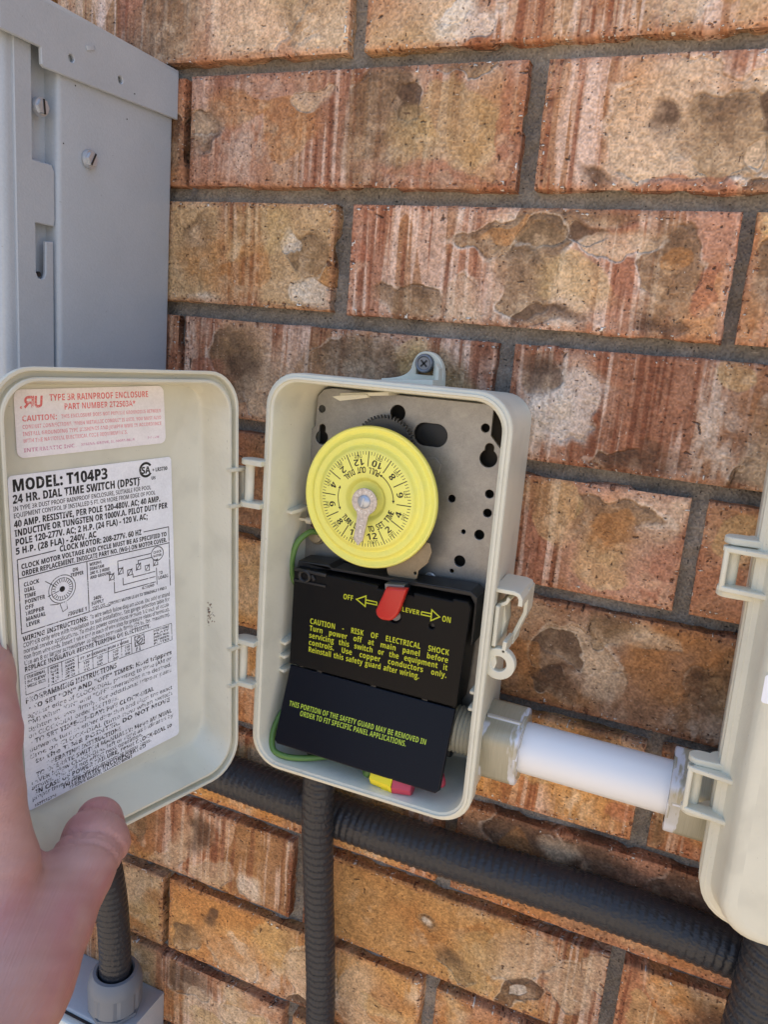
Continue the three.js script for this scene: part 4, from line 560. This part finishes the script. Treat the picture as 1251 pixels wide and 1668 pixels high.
// ---------------------------------------------------------------- grey metal panel, upper left
{
  const pm = dataTex(512, 512, (u, v) => { const n = tfbm(u, v, 6, 4), g = tv(u, v, 220); const k = 1 + 0.05 * (n - 0.5) + 0.03 * (g - 0.5) - (tv(u, v, 150) > 0.992 ? 0.25 : 0); return [174 * k, 182 * k, 189 * k]; }, true, 0.5);
  const pb = dataTex(256, 256, (u, v) => { const n = 255 * tfbm(u, v, 90, 2); return [n, n, n]; }, false, 1);
  const paint = std({ map: pm, roughness: 0.34, bumpMap: pb, bumpScale: 0.0001 });
  const o = thing('metal_panel', 'tall grey painted metal electrical panel fixed left of the timer boxes', 'electrical panel', P(0, 0, 0));
  const XS = -.145, YB = -4.9, WID = 3.6;
  const side = (pts, x, t, holes) => { const s = new THREE.Shape(pts.map(([z, y]) => new THREE.Vector2(-z, y))); for (const h of holes || []) s.holes.push(h); const g = new THREE.ExtrudeGeometry(s, { depth: t - .012, bevelEnabled: true, bevelSize: .006, bevelThickness: .006, bevelOffset: -.006, bevelSegments: 1, curveSegments: 10 }); g.rotateY(Math.PI / 2); return T(toCreasedNormals(g, .6), x - t + .006, 0, 0); };  // outline in (z, y), outer face at x
  part('body', rbox(WID, 3.85, 1.34, .05, 4).translate(XS - WID / 2, -2.975, .67), paint, o);
  // front cover: shallow pan with rounded front edge, side flange cut away at the screw and the hook slot
  part('cover', rbox(WID - .04, 3.85, .25, .08, 5).translate(XS - .02 - WID / 2, -2.975, 1.685), paint, o);
  part('recess_wall', rbox(WID - .12, 3.85, .5, .02).translate(XS - .06 - WID / 2, -2.97, 1.45), paint, o);
  const hx = (z) => -z; const slot = new THREE.Path(); slot.moveTo(hx(1.528), -2.45); slot.lineTo(hx(1.528), -2.80); slot.absarc(hx(1.482), -2.80, .046, Math.PI, Math.PI * 2, false); slot.lineTo(hx(1.436), -2.57); slot.lineTo(hx(1.352), -2.56); slot.lineTo(hx(1.352), -2.45); slot.closePath();
  part('cover_flange', side([[1.70, -1.05], [1.70, -4.88], [1.362, -4.88], [1.362, -2.56], [1.436, -2.57], [1.44, -2.80], [1.455, -2.835], [1.482, -2.846], [1.51, -2.835], [1.528, -2.80], [1.528, -2.45], [1.352, -2.45], [1.345, -2.40], [1.345, -2.06], [1.37, -2.02], [1.548, -2.02], [1.546, -1.05]], XS - .022, .03), paint, o);
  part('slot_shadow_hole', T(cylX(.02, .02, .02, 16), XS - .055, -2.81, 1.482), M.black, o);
  // rain cap
  part('cap_skirt', side([[1.86, -.98], [1.86, -1.285], [1.52, -1.285], [1.515, -1.39], [1.49, -1.405], [.0, -1.345], [.0, -.975]], -.105, .03, [[1.237, -1.262], [.724, -1.247]].map(([z, y]) => circ(-z, y, .026))), paint, o);
  part('cap', [rbox(WID + .08, .04, 1.87, .012).translate(-.107 - (WID + .08) / 2, -.975, .93), rbox(WID + .08, .30, .03, .012).translate(-.107 - (WID + .08) / 2, -1.13, 1.855)], paint, o);
  part('cap_tab', rbox(.012, .03, .09, .004).rotateX(.35).translate(-.103, -1.13, 1.05), paint, o);
  const screw = (x, y, z, a) => { const g = part('screw', [T(cylX(.062, .068, .03, 28), x + .025, y, z), T(cylX(.05, .055, .03, 6), x + .045, y, z)], M.steel, o); part('slot', new THREE.BoxGeometry(.006, .10, .014).rotateX(a).translate(x + .062, y, z), M.black, g); };
  screw(XS - .055, -1.65, 1.462, 0.1); screw(XS, -1.905, 1.035, -.5);
  for (const [y, z] of [[-1.42, 1.16], [-1.85, 1.28], [-1.3, .56], [-1.5, .6]]) part('paint_chip', T(cylX(.006, .006, .004, 8), y < -1.4 ? XS : -.104, y, z), M.black, o);
}
// ---------------------------------------------------------------- the hand that holds the lid
{
  const field = (segs, lo, hi, res) => {
    const size = Math.max(hi[0] - lo[0], hi[1] - lo[1], hi[2] - lo[2]), mc = new MarchingCubes(res, new THREE.MeshBasicMaterial(), false, false, 400000); mc.isolation = 0; const mid = lo.map((v, i) => (v + hi[i]) / 2), hs = size / 2;
    for (let k = 0; k < res; k++) for (let j = 0; j < res; j++) for (let i = 0; i < res; i++) {
      const x = mid[0] + hs * ((i - res / 2) / (res / 2)), y = mid[1] + hs * ((j - res / 2) / (res / 2)), z = mid[2] + hs * ((k - res / 2) / (res / 2)); let m = 0;
      for (const [a, b, ra, rb, kk] of segs) { const bx = b[0] - a[0], by = b[1] - a[1], bz = b[2] - a[2], t = Math.min(1, Math.max(0, ((x - a[0]) * bx + (y - a[1]) * by + (z - a[2]) * bz) / (bx * bx + by * by + bz * bz + 1e-9))), d = Math.hypot(x - a[0] - t * bx, y - a[1] - t * by, z - a[2] - t * bz) - (ra + (rb - ra) * t); m += Math.exp(-d * (kk || 22)); }
      mc.field[i + j * res + k * res * res] = Math.log(Math.max(1e-30, m)) / 22;
    }
    mc.update(); const n = mc.count, p = mc.positionArray.slice(0, n * 3); for (let i = 0; i < n; i++) for (let c = 0; c < 3; c++) p[i * 3 + c] = mid[c] + p[i * 3 + c] * hs;
    const g = new THREE.BufferGeometry(); g.setAttribute('position', new THREE.BufferAttribute(p, 3)); const w = mergeVertices(g, 1e-4); w.computeVertexNormals(); return w;
  };
  const finger = (pts, r) => pts.slice(1).map((p, i) => [pts[i], p, r[i], r[i + 1], 34]);
  const IDX = [[1.16, -6.25, 3.11], [1.045, -5.86, 3.09], [.925, -5.55, 2.984], [.765, -5.27, 2.875], [.57, -5.14, 2.758], [.279, -5.279, 2.6]];
  const segs = [
    [[1.701, -7.036, 4.272], [1.448, -6.956, 3.70], .40, .36], [[1.448, -6.956, 3.70], [1.38, -6.85, 3.30], .36, .36],
    [[1.43, -6.86, 3.35], [1.36, -6.72, 2.98], .34, .27], [[1.36, -6.72, 2.98], [1.34, -6.60, 2.68], .25, .188], [[1.34, -6.60, 2.68], [1.275, -6.51, 2.46], .180, .185], [[1.275, -6.51, 2.46], [1.19, -6.45, 2.33], .185, .15],
    [[1.30, -6.85, 3.45], [1.13, -6.34, 3.14], .33, .23], [[1.1, -6.80, 3.55], [.42, -6.55, 3.10], .36, .28], [[.9, -6.9, 3.6], [.22, -6.86, 3.15], .34, .24], [[1.30, -6.80, 3.25], [1.0, -6.52, 2.95], .27, .22],
    ...finger(IDX, [.20, .187, .185, .175, .165, .14]),
    ...finger([[.45, -6.53, 3.08], [.24, -6.02, 2.86], [.18, -5.85, 2.48], [.24, -5.80, 2.20]], [.26, .19, .165, .14]),
    ...finger([[.30, -6.75, 3.12], [.10, -6.36, 2.80], [.10, -6.28, 2.42], [.18, -6.25, 2.18]], [.25, .18, .16, .135]),
    ...finger([[.22, -6.90, 3.10], [.05, -6.72, 2.72], [.08, -6.68, 2.42], [.16, -6.66, 2.24]], [.23, .16, .14, .12]),
  ];
  const g = field(segs, [-.4, -7.9, 1.9], [2.4, -5.0, 4.7], 150);
  const p = g.attributes.position, nn = g.attributes.normal; for (let i = 0; i < p.count; i++) { const x = p.getX(i), y = p.getY(i), z = p.getZ(i), ax = [1.34 - 1.19, -6.60 + 6.45, 2.68 - 2.33], al = Math.hypot(...ax), tt = ((x - 1.19) * ax[0] + (y + 6.45) * ax[1] + (z - 2.33) * ax[2]) / al, rd = Math.hypot(x - 1.19 - ax[0] / al * tt, y + 6.45 - ax[1] / al * tt, z - 2.33 - ax[2] / al * tt), wv = 0.03 * (fbm(x * 7, y * 7 + z * 5, 2) - .5), th = rd < .26 ? 1 : 0, cr = (c, w, a) => a * Math.exp(-(((tt + wv - c) / w) ** 2)) * th, d = 0.018 * (fbm(x * 5 + z * 3, y * 5 - z * 2, 3) - 0.5) - cr(.02, .012, .016) - cr(.055, .009, .008) - cr(.22, .014, .018) - cr(.255, .01, .010) - cr(.30, .012, .012) + cr(.12, .07, .012); p.setXYZ(i, x + nn.getX(i) * d, y + nn.getY(i) * d, z + nn.getZ(i) * d); } g.computeVertexNormals();
  const col = new Float32Array(p.count * 3); for (let i = 0; i < p.count; i++) { const x = p.getX(i), y = p.getY(i), z = p.getZ(i), n = fbm(x * 3.2 + z, y * 3.2 + z * 2, 4), m = fbm(x * 14 + z * 9, y * 14 - z * 7, 3); const red = sm(0.3, 0.7, 0.6 * n + 0.4 * fbm(x * 1.3 + 5, y * 1.3 + z, 2)), tip = sm(.5, 0, Math.hypot(x - 1.16, y + 6.44, z - 2.33)); col[i * 3] = 0.49 - 0.03 * red + 0.07 * (m - .5); col[i * 3 + 1] = 0.275 - 0.085 * red - 0.04 * tip + 0.06 * (m - .5); col[i * 3 + 2] = 0.235 - 0.045 * red - 0.02 * tip + 0.06 * (m - .5); }
  g.setAttribute('color', new THREE.BufferAttribute(col, 3)); g.scale(U, U, U);
  const u = new Float32Array(p.count * 2); for (let i = 0; i < p.count; i++) { u[2 * i] = (.9 * p.getX(i) - .4 * p.getZ(i)) / U; u[2 * i + 1] = (p.getY(i) + .25 * p.getZ(i)) / U; } g.setAttribute('uv', new THREE.BufferAttribute(u, 2));
  const skinBump = dataTex(512, 512, (a, b) => { const n = 255 * (0.5 * tfbm(a, b, 70, 3) + 0.3 * (1 - Math.abs(2 * tv(a, b, 90) - 1)) + 0.2 * tfbm(a, b, 14, 3)); return [n, n, n]; }, false, 0.7);
  const m = new THREE.Mesh(g, new THREE.MeshPhysicalMaterial({ vertexColors: true, roughness: 0.5, bumpMap: skinBump, bumpScale: 0.0003 })); m.name = 'person'; m.castShadow = m.receiveShadow = true; m.position.set(0, Y0, 0); scene.add(m);
  tag(m, 'bare left hand and wrist of a person holding the open lid by its lower corner', 'person');
}
renderer.render(scene, camera);
